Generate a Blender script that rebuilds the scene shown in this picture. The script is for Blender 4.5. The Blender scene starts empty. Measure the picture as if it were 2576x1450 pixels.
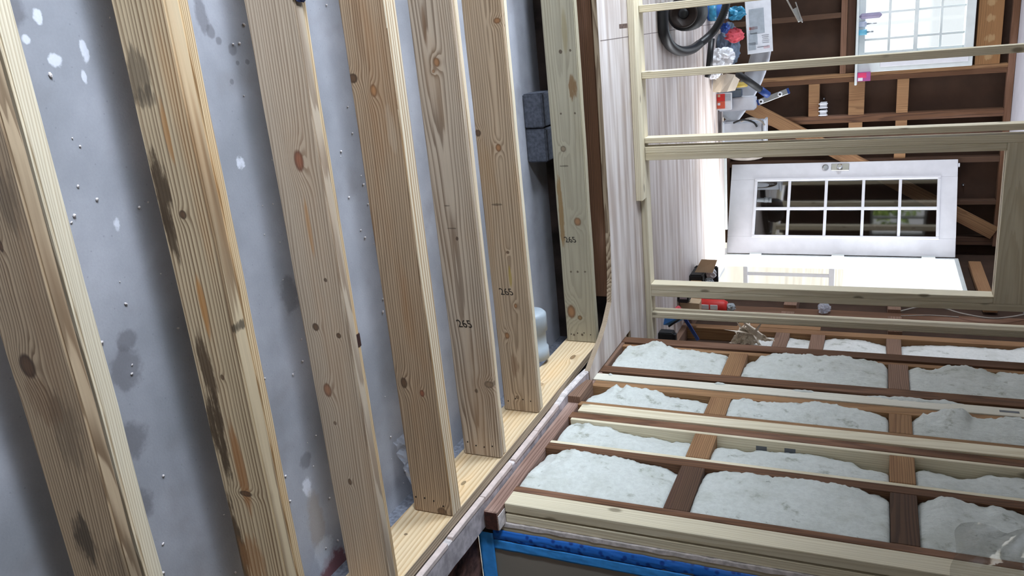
import bpy, bmesh, math, random
from mathutils import Vector, Matrix, Euler, noise
R_ = random.Random(7)
C = bpy.context.scene.collection
S = bpy.context.scene

# ------------------------------------------------------------------ camera, world, lights, exposure
cam_d = bpy.data.cameras.new('camera'); cam = bpy.data.objects.new('camera', cam_d); C.objects.link(cam)
CR = ((0.0941723390, 0.3990884534, 0.9120635816), (0.9494825472, -0.3114792109, 0.0382569427), (0.2993567488, 0.8623857070, -0.4082602471))
# rows: picture right, picture down, viewing direction (the photograph was taken with the phone turned on its side)
cam.matrix_world = Matrix(((CR[0][0], -CR[1][0], -CR[2][0], 0), (CR[0][1], -CR[1][1], -CR[2][1], 0), (CR[0][2], -CR[1][2], -CR[2][2], 1.3), (0, 0, 0, 1)))
cam_d.sensor_width = 36; cam_d.lens = 36 * 2014.98 / 2576; cam_d.clip_start = 0.02; cam_d.clip_end = 200
S.camera = cam
S.view_settings.view_transform = 'Standard'; S.view_settings.look = 'None'; S.view_settings.gamma = 1
S.view_settings.use_curve_mapping = False; S.view_settings.exposure = 0.0

world = bpy.data.worlds.new('sky'); S.world = world; world.use_nodes = True
wb = world.node_tree.nodes['Background']; wb.inputs[0].default_value = (0.94, 0.97, 1.0, 1); wb.inputs[1].default_value = 1.15

def area(name, loc, direction, sx, sy, power, col, spread=180):
    d = bpy.data.lights.new(name, 'AREA'); d.shape = 'RECTANGLE'; d.size = sx; d.size_y = sy; d.energy = power; d.color = col; d.spread = math.radians(spread)
    o = bpy.data.objects.new(name, d); C.objects.link(o); o.location = loc
    o.rotation_euler = Vector(direction).to_track_quat('-Z', 'Y').to_euler(); return o
DAY = (0.80, 0.90, 1.0)
area('daylight_left_window', (-2.74, 0.55, 1.45), (1, 0.22, -1.05), 0.4, 1.25, 80, DAY, 88)
area('daylight_left_doorway', (-2.74, 3.45, 1.40), (1, 0.0, -1.0), 1.15, 1.2, 92, DAY, 88)
area('fill_behind', (0.2, -1.96, 1.5), (0.05, 1, -0.5), 2.0, 1.3, 7, (1.0, 0.95, 0.80), 150)  # added fill lamp, lifts the joist fronts
area('daylight_far_left', (-2.74, 5.8, 1.5), (1, 0.05, -0.35), 1.3, 0.95, 72, DAY, 150)
area('daylight_door', (2.62, 6.79, 1.15), (-1, -0.25, -0.35), 0.8, 1.7, 60, (0.9, 0.95, 1.0), 170)
area('daylight_back_window', (0.15, 8.25, 1.65), (0.0, -1, -0.30), 1.7, 1.4, 62, DAY, 170)

sun_d = bpy.data.lights.new('hazy_sun', 'SUN'); sun_d.energy = 4.0; sun_d.angle = math.radians(12); sun_d.color = (1.0, 0.98, 0.94)
sun = bpy.data.objects.new('hazy_sun', sun_d); C.objects.link(sun); sun.location = (6, 9, 6); sun.rotation_euler = Vector((-1, -0.2, -1.1)).to_track_quat('-Z', 'Y').to_euler()

# ------------------------------------------------------------------ material helpers
class NT:
    def __init__(s, name):
        s.m = bpy.data.materials.new(name); s.m.use_nodes = True; s.t = s.m.node_tree; s.n = s.t.nodes; s.l = s.t.links
        s.b = s.n['Principled BSDF']; s.o = s.n['Material Output']
        s.b.inputs['Roughness'].default_value = 0.75
    def put(s, inp, v):
        if v is None: return
        if isinstance(v, bpy.types.NodeSocket): s.l.new(v, inp)
        else: inp.default_value = v
    def math(s, op, a, b=None, c=None, clamp=False):
        n = s.n.new('ShaderNodeMath'); n.operation = op; n.use_clamp = clamp
        for i, v in enumerate((a, b, c)): s.put(n.inputs[i], v)
        return n.outputs[0]
    def noise(s, vec, scale=1.0, detail=3.0, rough=0.55):
        n = s.n.new('ShaderNodeTexNoise'); s.put(n.inputs['Vector'], vec); n.inputs['Scale'].default_value = scale
        n.inputs['Detail'].default_value = detail; n.inputs['Roughness'].default_value = rough
        return n.outputs[0]
    def comb(s, x, y, z):
        n = s.n.new('ShaderNodeCombineXYZ'); s.put(n.inputs[0], x); s.put(n.inputs[1], y); s.put(n.inputs[2], z); return n.outputs[0]
    def sep(s, v):
        n = s.n.new('ShaderNodeSeparateXYZ'); s.l.new(v, n.inputs[0]); return n.outputs
    def mix(s, f, a, b):
        n = s.n.new('ShaderNodeMix'); n.data_type = 'RGBA'; n.clamp_factor = True
        s.put(n.inputs[0], f)
        for i, v in ((6, a), (7, b)):
            if isinstance(v, bpy.types.NodeSocket): s.l.new(v, n.inputs[i])
            else: n.inputs[i].default_value = (*v, 1)
        return n.outputs[2]
    def mul(s, a, b):
        n = s.n.new('ShaderNodeMix'); n.data_type = 'RGBA'; n.blend_type = 'MULTIPLY'; n.inputs[0].default_value = 1
        s.l.new(a, n.inputs[6]); s.l.new(b, n.inputs[7]); return n.outputs[2]
    def step(s, v, a, b):
        n = s.n.new('ShaderNodeMapRange'); n.interpolation_type = 'SMOOTHSTEP'; s.put(n.inputs[0], v)
        n.inputs[1].default_value = a; n.inputs[2].default_value = b; n.inputs[3].default_value = 0; n.inputs[4].default_value = 1
        return n.outputs[0]
    def obj(s):
        return s.n.new('ShaderNodeTexCoord').outputs['Object']
    def rnd(s):
        return s.n.new('ShaderNodeObjectInfo').outputs['Random']
    def bump(s, h, strength, dist):
        n = s.n.new('ShaderNodeBump'); n.inputs['Strength'].default_value = strength; n.inputs['Distance'].default_value = dist
        s.l.new(h, n.inputs['Height']); s.l.new(n.outputs[0], s.b.inputs['Normal'])
    def color(s, c):
        if isinstance(c, bpy.types.NodeSocket): s.l.new(c, s.b.inputs['Base Color'])
        else: s.b.inputs['Base Color'].default_value = (*c, 1)
    def ellipse(s, u, v, cu, cv, ru, rv):
        a = s.math('DIVIDE', s.math('SUBTRACT', u, cu), ru); b = s.math('DIVIDE', s.math('SUBTRACT', v, cv), rv)
        return s.math('ADD', s.math('MULTIPLY', a, a), s.math('MULTIPLY', b, b))

def srgb(r, g, b):
    f = lambda c: (c / 255 / 12.92) if c / 255 <= 0.04045 else ((c / 255 + 0.055) / 1.055) ** 2.4
    return (f(r), f(g), f(b))

MATS = {}
def plain(name, col, rough=0.7, metal=0.0, var=0.12, scale=9.0, bump=0.0):
    if name in MATS: return MATS[name]
    t = NT(name); o = t.obj(); n = t.noise(o, scale, 4)
    dark = tuple(c * (1 - 2 * var) for c in col); light = tuple(min(1, c * (1 + var)) for c in col)
    t.color(t.mix(t.step(n, 0.25, 0.75), dark, light))
    t.b.inputs['Roughness'].default_value = rough; t.b.inputs['Metallic'].default_value = metal
    if bump: t.bump(n, 0.5, bump)
    MATS[name] = t.m; return t.m

def wood(name, light, dark, ring=150.0, pith=(0.06, -0.10), tilt=(0.015, 0.02), late=0.75, marks=(), blotch=(None, 0.0), vary=1.0, fiber=0.14, rough=0.72,
         warp=0.02, tone=0.22, knots=False, bump=0.0006):
    """Growth rings round a pith line that runs along the board (local x), so faces show straight and arched grain."""
    t = NT(name); x, y, z = t.sep(t.obj()); r = t.rnd()
    off = t.math('MULTIPLY', r, 37.0); xo = t.math('ADD', x, off)
    w1 = t.noise(t.comb(t.math('MULTIPLY', xo, 1.1), t.math('MULTIPLY', y, 4.0), t.math('MULTIPLY', z, 4.0)), 1.0, 2.0)
    wv = t.math('MULTIPLY', t.math('SUBTRACT', w1, 0.5), warp)
    c = t.math('SUBTRACT', r, 0.5)
    py = t.math('ADD', t.math('SUBTRACT', y, pith[0]), t.math('ADD', t.math('MULTIPLY', c, 0.08 * vary), t.math('MULTIPLY', x, tilt[0])))
    pz = t.math('ADD', t.math('SUBTRACT', z, pith[1]), t.math('ADD', t.math('MULTIPLY', c, 0.13 * vary), t.math('MULTIPLY', x, tilt[1])))
    rad = t.math('ADD', t.math('SQRT', t.math('ADD', t.math('MULTIPLY', py, py), t.math('MULTIPLY', pz, pz))), wv)
    w2 = t.noise(t.comb(t.math('MULTIPLY', xo, 0.9), t.math('MULTIPLY', y, 30.0), t.math('MULTIPLY', z, 30.0)), 1.0, 2.0)
    rad = t.math('ADD', rad, t.math('MULTIPLY', t.math('SUBTRACT', w2, 0.5), 0.019))
    masks = []
    fine = t.noise(t.comb(t.math('MULTIPLY', xo, 8.0), t.math('MULTIPLY', y, 48.0), t.math('MULTIPLY', z, 48.0)), 1.0, 5.0, 0.7)
    for mk in marks:
        kind, mx, mz, rx, rz, col, st = mk
        e = t.ellipse(x, z, mx, mz, rx, rz)
        if kind == 'knot':
            pull = t.math('MULTIPLY', t.math('EXPONENT', t.math('MULTIPLY', e, -0.28)), 0.9 * max(rx, rz))
            rad = t.math('ADD', rad, pull)
            en = t.math('ADD', e, t.math('MULTIPLY', t.math('SUBTRACT', fine, 0.5), 0.7))
            masks.append((t.math('MULTIPLY', t.math('SUBTRACT', 1.0, t.step(en, 0.55, 1.3)), st), col, t.step(e, 0.0, 0.8)))
        else:
            en = t.math('ADD', e, t.math('MULTIPLY', t.math('SUBTRACT', fine, 0.5), 4.6 if kind == 'stain' else 1.4))
            masks.append((t.math('MULTIPLY', t.math('SUBTRACT', 1.0, t.step(en, 0.35, 1.25)), st), col, None))
    ph = t.math('FRACT', t.math('ADD', t.math('MULTIPLY', rad, ring), t.math('MULTIPLY', w1, 0.6)))
    lw = t.math('MULTIPLY', t.step(ph, 0.25, 0.86), t.math('SUBTRACT', 1.0, t.step(ph, 0.9, 1.0)))
    fib = t.noise(t.comb(t.math('MULTIPLY', xo, 5.0), t.math('MULTIPLY', y, 260.0), t.math('MULTIPLY', z, 260.0)), 1.0, 2.0)
    big = t.noise(t.comb(t.math('MULTIPLY', xo, 1.7), t.math('MULTIPLY', y, 9.0), t.math('MULTIPLY', z, 9.0)), 1.0, 3.0)
    f = t.math('MULTIPLY', lw, t.math('MULTIPLY', t.math('MULTIPLY_ADD', big, 0.7, late - 0.35), t.math('MULTIPLY_ADD', w2, 1.5, 0.35)))
    col = t.mix(f, light, dark)
    if blotch[0]: col = t.mix(t.math('MULTIPLY', t.step(big, 0.45, 0.72), blotch[1]), col, blotch[0])
    if knots:
        kn = t.n.new('ShaderNodeTexVoronoi'); kn.feature = 'F1'
        t.l.new(t.comb(t.math('MULTIPLY', xo, 4.2), t.math('MULTIPLY', y, 9.0), t.math('MULTIPLY', z, 9.0)), kn.inputs['Vector']); kn.inputs['Scale'].default_value = 1
        km = t.math('SUBTRACT', 1.0, t.step(kn.outputs['Distance'], 0.06, 0.15))
        col = t.mix(t.math('MULTIPLY', km, 0.75), col, tuple(c * 0.35 for c in dark))
    g = t.math('MULTIPLY_ADD', fib, 2 * fiber, 1 - fiber)
    g = t.math('MULTIPLY', g, t.math('MULTIPLY_ADD', big, tone * 2, 1 - tone))
    g = t.math('MULTIPLY', g, t.math('MULTIPLY_ADD', r, 0.14 * vary, 1 - 0.07 * vary))
    col = t.mul(col, t.comb(g, g, g))
    for mk, c2, inner in masks:
        if inner is not None:
            col = t.mix(mk, col, t.mix(inner, tuple(min(1, k * 2.1) for k in c2), c2))
        else: col = t.mix(mk, col, c2)
    t.color(col); t.b.inputs['Roughness'].default_value = rough
    t.bump(t.math('ADD', lw, t.math('MULTIPLY', fib, 0.6)), 0.5, bump)
    MATS[name] = t.m; return t.m

# ------------------------------------------------------------------ object helpers
def tag(o, label=None, cat=None, group=None, kind=None):
    if label: o['label'] = label
    if cat: o['category'] = cat
    if group: o['group'] = group
    if kind: o['kind'] = kind
    return o
def wmat(o):
    m = Matrix.LocRotScale(o.location, o.rotation_euler, None)
    return wmat(o.parent) @ m if o.parent is not None else m
def place(o, parent, loc, rot):
    m = Matrix.LocRotScale(Vector(loc), rot, None)
    if parent is not None:
        o.parent = parent; m = wmat(parent).inverted() @ m
    o.location = m.translation; o.rotation_euler = m.to_euler()
    return o
def link(name, me, mat=None, parent=None, loc=(0, 0, 0), rot=None):
    o = bpy.data.objects.new(name, me); C.objects.link(o)
    if mat: me.materials.append(mat)
    return place(o, parent, loc, Euler(rot) if rot is not None else Euler())
def empty(name, loc):
    o = bpy.data.objects.new(name, None); C.objects.link(o); o.location = loc; o.empty_display_size = 0.1; return o
def mesh_of(bm, name, smooth=False):
    me = bpy.data.meshes.new(name); bmesh.ops.recalc_face_normals(bm, faces=bm.faces); bm.to_mesh(me); bm.free()
    if smooth:
        for p in me.polygons: p.use_smooth = True
    return me
def box_bm(lx, ly, lz, bevel=0.002, seg=1, wob=0.0):
    bm = bmesh.new(); bmesh.ops.create_cube(bm, size=1)
    bmesh.ops.scale(bm, vec=(lx, ly, lz), verts=bm.verts)
    if bevel: bmesh.ops.bevel(bm, geom=list(bm.edges), offset=min(bevel, 0.4 * min(lx, ly, lz)), segments=seg, affect='EDGES')
    return bm
def box(name, xr, yr, zr, mat, parent=None, axis=None, bevel=0.002, seg=1):
    """A straight board or block between world bounds; its local x runs along its length."""
    lx, ly, lz = xr[1] - xr[0], yr[1] - yr[0], zr[1] - zr[0]
    c = ((xr[0] + xr[1]) / 2, (yr[0] + yr[1]) / 2, (zr[0] + zr[1]) / 2)
    if axis is None: axis = 'xyz'[[lx, ly, lz].index(max(lx, ly, lz))]
    if axis == 'x': bm, rot = box_bm(lx, ly, lz, bevel, seg), None
    elif axis == 'y': bm, rot = box_bm(ly, lx, lz, bevel, seg), (0, 0, math.pi / 2)
    else: bm, rot = box_bm(lz, ly, lx, bevel, seg), (0, -math.pi / 2, 0)
    return link(name, mesh_of(bm, name), mat, parent, c, rot)
def tube_bm(bm, pts, rad, seg=10, cap=True, ribs=0.0):
    pts = [Vector(p) for p in pts]; rings = []; prev = None
    for i, p in enumerate(pts):
        d = (pts[min(i + 1, len(pts) - 1)] - pts[max(i - 1, 0)]).normalized()
        if prev is None: u = d.orthogonal().normalized()
        else: u = (prev - d * prev.dot(d)).normalized()
        prev = u; v = d.cross(u); r = rad[i] if isinstance(rad, (list, tuple)) else rad
        if ribs and i % 2: r *= 1 - ribs
        rings.append([bm.verts.new(p + (u * math.cos(a) + v * math.sin(a)) * r) for a in (2 * math.pi * k / seg for k in range(seg))])
    for a, b in zip(rings, rings[1:]):
        for k in range(seg): bm.faces.new((a[k], a[(k + 1) % seg], b[(k + 1) % seg], b[k]))
    if cap: bm.faces.new(rings[0][::-1]); bm.faces.new(rings[-1])
    return bm
def spline(pts, n=8):
    pts = [Vector(p) for p in pts]; out = []
    for i in range(len(pts) - 1):
        p0, p1, p2, p3 = pts[max(i - 1, 0)], pts[i], pts[i + 1], pts[min(i + 2, len(pts) - 1)]
        for k in range(n):
            t = k / n
            out.append(0.5 * ((2 * p1) + (p2 - p0) * t + (2 * p0 - 5 * p1 + 4 * p2 - p3) * t * t + (3 * p1 - p0 - 3 * p2 + p3) * t ** 3))
    out.append(pts[-1]); return out
def tube(name, pts, rad, mat, parent=None, seg=10, ribs=0.0):
    c = Vector(pts[0]); bm = bmesh.new(); tube_bm(bm, [Vector(p) - c for p in pts], rad, seg, True, ribs)
    return link(name, mesh_of(bm, name, True), mat, parent, c)
def lathe_bm(bm, prof, seg=24, axis='z', at=(0, 0, 0)):
    rings = []
    for r, h in prof:
        ring = []
        for k in range(seg):
            a = 2 * math.pi * k / seg; p, q = r * math.cos(a), r * math.sin(a)
            co = {'z': (p, q, h), 'y': (p, h, q), 'x': (h, p, q)}[axis]
            ring.append(bm.verts.new(Vector(co) + Vector(at)))
        rings.append(ring)
    for a, b in zip(rings, rings[1:]):
        for k in range(seg): bm.faces.new((a[k], a[(k + 1) % seg], b[(k + 1) % seg], b[k]))
    bm.faces.new(rings[0][::-1]); bm.faces.new(rings[-1]); return bm
def lathe(name, prof, mat, loc, parent=None, axis='z', seg=24, smooth=True):
    return link(name, mesh_of(lathe_bm(bmesh.new(), prof, seg, axis), name, smooth), mat, parent, loc)
def crumple(name, loc, size, mat, seed, parent=None, rough=0.35, sub=4, freq=2.2, flat=None):
    """A crumpled bag or cloth: a lump pulled into sharp folds."""
    bm = bmesh.new(); bmesh.ops.create_icosphere(bm, subdivisions=sub, radius=1)
    for v in bm.verts:
        p = v.co * freq + Vector((seed * 3.1, seed * 1.7, seed * 5.3))
        d = 1 - abs(noise.noise(p)) * 1.5 * rough + (abs(noise.noise(p * 1.9)) - 0.25) * rough * 0.55
        v.co = Vector((v.co.x * size[0], v.co.y * size[1], v.co.z * size[2])) * d
        if flat is not None and v.co.z < flat: v.co.z = flat
    return link(name, mesh_of(bm, name), mat, parent, loc)
def sheet(name, nu, nv, fn, mat, parent=None, loc=(0, 0, 0), thick=0.0, smooth=True):
    bm = bmesh.new(); g = [[bm.verts.new(Vector(fn(i / nu, j / nv)) - Vector(loc)) for j in range(nv + 1)] for i in range(nu + 1)]
    for i in range(nu):
        for j in range(nv): bm.faces.new((g[i][j], g[i + 1][j], g[i + 1][j + 1], g[i][j + 1]))
    if thick:
        bmesh.ops.recalc_face_normals(bm, faces=bm.faces)
        bmesh.ops.solidify(bm, geom=list(bm.faces), thickness=thick)
    return link(name, mesh_of(bm, name, smooth), mat, parent, loc)
def prism(name, poly, z0, z1, mat, parent=None, loc=(0, 0, 0)):
    bm = bmesh.new(); a = [bm.verts.new((x - loc[0], y - loc[1], z0 - loc[2])) for x, y in poly]; b = [bm.verts.new((x - loc[0], y - loc[1], z1 - loc[2])) for x, y in poly]
    bm.faces.new(a); bm.faces.new(b[::-1]); n = len(poly)
    for i in range(n): bm.faces.new((a[i], a[(i + 1) % n], b[(i + 1) % n], b[i]))
    return link(name, mesh_of(bm, name), mat, parent, loc)
def obox(name, c, ax, dims, mat, parent=None, bevel=0.002):
    """A box with its own orientation: ax gives the local x direction and an up hint."""
    u = Vector(ax[0]).normalized(); w = Vector(ax[1]); w = (w - u * w.dot(u)).normalized(); v = w.cross(u)
    M = Matrix((u, v, w)).transposed()
    return link(name, mesh_of(box_bm(*dims, bevel), name), mat, parent, c, M.to_euler())
def text(name, body, size, loc, right, up, mat, parent=None, shear=0.0):
    cu = bpy.data.curves.new(name, 'FONT'); cu.body = body; cu.size = size; cu.align_x = 'CENTER'; cu.align_y = 'CENTER'; cu.shear = shear; cu.extrude = 0.0002
    o = bpy.data.objects.new(name, cu); C.objects.link(o); cu.materials.append(mat)
    u = Vector(right).normalized(); v = Vector(up).normalized(); w = u.cross(v)
    me = bpy.data.meshes.new_from_object(o.evaluated_get(bpy.context.evaluated_depsgraph_get())); bpy.data.objects.remove(o)
    return link(name, me, None, parent, loc, Matrix((u, v, w)).transposed().to_euler())
#PART2
# ------------------------------------------------------------------ materials
CREAM, CREAM_D = srgb(224, 208, 184), srgb(178, 148, 114)
pine = wood('fresh_pine', CREAM, CREAM_D, ring=120, late=0.55, knots=True, vary=1.3)
pine_stud = wood('stud_pine', srgb(220, 210, 186), srgb(184, 166, 132), ring=110, late=0.36, knots=True, vary=1.3, tone=0.14)
old_dark = wood('old_dark_wood', srgb(90, 64, 46), srgb(54, 35, 24), ring=130, late=0.6, vary=1.6, tone=0.4, rough=0.85, blotch=(srgb(74, 48, 38), 0.7))
old_red = wood('old_red_wood', srgb(106, 72, 48), srgb(64, 39, 24), ring=130, late=0.55, vary=1.6, tone=0.35, rough=0.85, blotch=(srgb(150, 116, 100), 0.35))
old_tan = wood('old_tan_wood', srgb(156, 118, 82), srgb(104, 72, 46), ring=120, late=0.5, vary=1.2, tone=0.3, rough=0.85, blotch=(srgb(106, 70, 46), 0.6))
old_grey = wood('old_grey_wood', srgb(136, 106, 88), srgb(84, 60, 48), ring=120, late=0.5, vary=1.2, tone=0.3, rough=0.85)

def slab_material():
    t = NT('concrete_slab'); x, y, z = t.sep(t.obj()); o = t.obj()
    x = t.math('ADD', x, -0.57); y = t.math('ADD', y, 0.99)   # slab centre
    a = t.noise(o, 1.6, 5, 0.6); b = t.noise(o, 26, 4, 0.6); c = t.noise(o, 5.5, 3); gr = t.noise(o, 160, 2)
    col = t.mix(t.step(a, 0.3, 0.7), srgb(128, 130, 138), srgb(164, 165, 174))
    col = t.mix(t.math('MULTIPLY', t.step(c, 0.52, 0.75), 0.35), col, srgb(112, 106, 108))
    fine = t.math('SUBTRACT', b, 0.5)
    def blot(cx, cy, rx, ry, colr, st, rag, lo=0.4, hi=1.2):
        nonlocal col
        e = t.math('ADD', t.ellipse(x, y, cx, cy, rx, ry), t.math('MULTIPLY', fine, rag))
        col = t.mix(t.math('MULTIPLY', t.math('SUBTRACT', 1.0, t.step(e, lo, hi)), st), col, colr)
    for q in DARKS: blot(*q, srgb(84, 82, 88), 0.55, 2.2)
    for q in WHITES: blot(q[0], q[1], q[2] * 0.8, q[3] * 0.8, srgb(214, 216, 228), 0.7, 5.0, 0.2, 1.1)
    blot(1.67, 1.80, 0.10, 0.075, srgb(104, 46, 50), 0.85, 3.0)
    blot(1.44, 1.75, 0.13, 0.04, srgb(140, 128, 118), 0.6, 2.0)
    blot(1.56, 1.76, 0.06, 0.05, srgb(190, 192, 200), 0.5, 3.0)
    sp = t.n.new('ShaderNodeTexVoronoi'); sp.inputs['Scale'].default_value = 34; t.l.new(o, sp.inputs['Vector'])
    col = t.mix(t.math('MULTIPLY', t.math('SUBTRACT', 1.0, t.step(sp.outputs['Distance'], 0.05, 0.1)), 0.3), col, srgb(90, 92, 100))
    g = t.math('MULTIPLY_ADD', gr, 0.14, 0.93); col = t.mul(col, t.comb(g, g, g))
    t.color(col); t.b.inputs['Roughness'].default_value = 0.55; t.bump(t.math('ADD', b, gr), 0.25, 0.002); return t.m
DARKS = [(0.67, 1.221, 0.055, 0.05), (0.60, 1.24, 0.03, 0.03), (-0.035, 1.78, 0.016, 0.018), (-0.06, 1.735, 0.012, 0.012), (-0.084, 1.712, 0.02, 0.015), (0.047, 1.754, 0.009, 0.008), (0.0, 1.79, 0.007, 0.008), (0.0, 1.83, 0.008, 0.01), (-0.13, 1.69, 0.05, 0.025), (0.844, 1.188, 0.05, 0.05),
         (1.218, 1.757, 0.03, 0.03), (-0.149, 1.173, 0.04, 0.03), (0.683, 1.827, 0.06, 0.05), (0.354, 1.114, 0.03, 0.05), (1.0, 1.15, 0.06, 0.05)]
WHITES = [(-0.133, 1.226, 0.020, 0.014), (-0.06, 1.316, 0.03, 0.012), (-0.043, 1.241, 0.02, 0.02), (0.337, 1.29, 0.028, 0.012), (0.265, 1.727, 0.024, 0.02), (-0.086, 1.185, 0.014, 0.012), (1.31, 1.742, 0.05, 0.03), (0.0, 1.3, 0.02, 0.008)]
slab_m = slab_material()

def ply_material():
    t = NT('white_grained_subfloor'); x, y, z = t.sep(t.obj())
    n = t.noise(t.comb(t.math('MULTIPLY', x, 0.9), t.math('MULTIPLY', y, 13.0), z), 1.0, 4, 0.6)
    n2 = t.noise(t.comb(t.math('MULTIPLY', x, 3.0), t.math('MULTIPLY', y, 70.0), z), 1.0, 2)
    n3 = t.noise(t.obj(), 3.0, 3)
    col = t.mix(t.step(n, 0.36, 0.68), srgb(216, 208, 206), srgb(168, 152, 144))
    col = t.mix(t.math('MULTIPLY', t.step(n2, 0.62, 0.85), 0.22), col, srgb(130, 116, 112))
    col = t.mix(t.math('MULTIPLY', t.step(n3, 0.5, 0.75), 0.3), col, srgb(190, 170, 150))
    t.color(col); t.b.inputs['Roughness'].default_value = 0.6; return t.m
ply_m = ply_material()
edge_m = wood('layered_edge', srgb(170, 152, 130), srgb(112, 92, 74), ring=260, late=0.8, tone=0.3)

def insulation_material(name, tint):
    t = NT(name); o = t.obj(); a = t.noise(o, 14, 5, 0.65); b = t.noise(o, 55, 4, 0.7); c = t.noise(o, 4, 2)
    x, y, z = t.sep(o)
    st = t.noise(t.comb(t.math('MULTIPLY', x, 20), t.math('MULTIPLY', y, 60), t.math('MULTIPLY', z, 14)), 1.0, 3)
    col = t.mix(t.step(b, 0.3, 0.7), tuple(k * 0.86 for k in tint), tint)
    sp = t.math('MULTIPLY', t.step(a, 0.56, 0.70), t.step(c, 0.36, 0.58))
    col = t.mix(t.math('MULTIPLY', sp, 0.75), col, srgb(112, 116, 100))
    col = t.mix(t.math('MULTIPLY', t.step(t.noise(o, 7, 3), 0.45, 0.75), 0.45), col, srgb(172, 175, 165))
    fl = t.noise(t.comb(t.math('MULTIPLY', x, 30), t.math('MULTIPLY', y, 34), t.math('MULTIPLY', z, 26)), 1.0, 3, 0.7)
    col = t.mix(t.math('MULTIPLY', t.step(fl, 0.66, 0.74), 0.55), col, srgb(110, 112, 104))
    t.color(col); t.b.inputs['Roughness'].default_value = 0.95; t.b.inputs['Sheen Weight'].default_value = 0.3
    t.bump(t.math('ADD', b, st), 0.6, 0.006); return t.m
ins_m = insulation_material('white_fibre', srgb(213, 217, 214))
ins_lit = insulation_material('lit_fibre', srgb(236, 238, 236))  # paler copy of the fibre, holds the far wall's brighter light

white_paint = plain('white_paint', srgb(226, 226, 232), 0.45, var=0.03)
white_trim = plain('white_trim', srgb(220, 226, 226), 0.5, var=0.04)
ceiling_m = plain('ceiling_white', srgb(206, 204, 214), 0.8, var=0.03)
plaster_m = plain('plaster_white', srgb(214, 206, 206), 0.9, var=0.16, scale=40, bump=0.003)
dirty_white = plain('dirty_white', srgb(186, 178, 184), 0.8, var=0.2, scale=24)
hollow_m = plain('dark_hollow', srgb(58, 48, 46), 0.95, var=0.4, scale=7, bump=0.006)  # dark brown; holds shade in the crawlspace and behind the plastic sheet
block_m = plain('concrete_block', srgb(104, 107, 118), 0.92, var=0.25, scale=60, bump=0.002)
earth_m = plain('dark_earth', srgb(140, 100, 88), 0.95, var=0.45, scale=18, bump=0.01)
board_m = plain('brown_fibreboard', srgb(66, 46, 34), 0.95, var=0.14, scale=5)
black_m = plain('matt_black', srgb(22, 22, 25), 0.6, var=0.2)
hose_m = plain('black_hose', srgb(16, 19, 24), 0.42, var=0.15)
grey_metal = plain('brushed_metal', srgb(180, 184, 188), 0.35, 0.9, var=0.06)
steel_m = plain('bright_steel', srgb(214, 216, 218), 0.22, 1.0, var=0.04)
blue_m = plain('blue_plastic', srgb(48, 110, 190), 0.45, var=0.1)
dkblue_m = plain('dark_blue_plastic', srgb(28, 66, 140), 0.5, var=0.15)
red_m = plain('red_print', srgb(206, 40, 34), 0.5, var=0.08)
orange_m = plain('orange_print', srgb(214, 92, 66), 0.6, var=0.05)
card_m = plain('cardboard', srgb(196, 170, 140), 0.85, var=0.05)
card_d = plain('brown_cardboard', srgb(150, 112, 74), 0.85, var=0.08)
paper_m = plain('white_paper', srgb(224, 226, 232), 0.8, var=0.05, scale=14)
grey_print = plain('grey_print', srgb(168, 176, 184), 0.8, var=0.08, scale=20)
ink_m = plain('grey_ink', srgb(110, 112, 118), 0.8, var=0.05)
stamp_m = plain('black_ink', srgb(44, 36, 30), 0.9, var=0.3, scale=200)
bag_m = plain('white_bag', srgb(242, 244, 250), 0.4, var=0.05)
cream_m = plain('cream_paper', srgb(232, 222, 208), 0.8, var=0.05)
kraft_m = plain('kraft_paper', srgb(240, 228, 212), 0.85, var=0.08)
pvc_m = plain('white_pvc', srgb(206, 214, 222), 0.4, var=0.05)
teal_m = plain('teal_wrapper', srgb(60, 150, 190), 0.35, var=0.3, scale=16)
pink_m = plain('pink_cloth', srgb(226, 92, 104), 0.8, var=0.2)
yellow_m = plain('yellow_tape', srgb(186, 160, 72), 0.6, var=0.1)
cable_m = plain('grey_cable', srgb(150, 142, 134), 0.6, var=0.1)
bin_m = plain('pale_plastic', srgb(198, 204, 214), 0.4, var=0.06)
slate_m = plain('slate_blue', srgb(96, 112, 132), 0.6, var=0.15)

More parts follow.
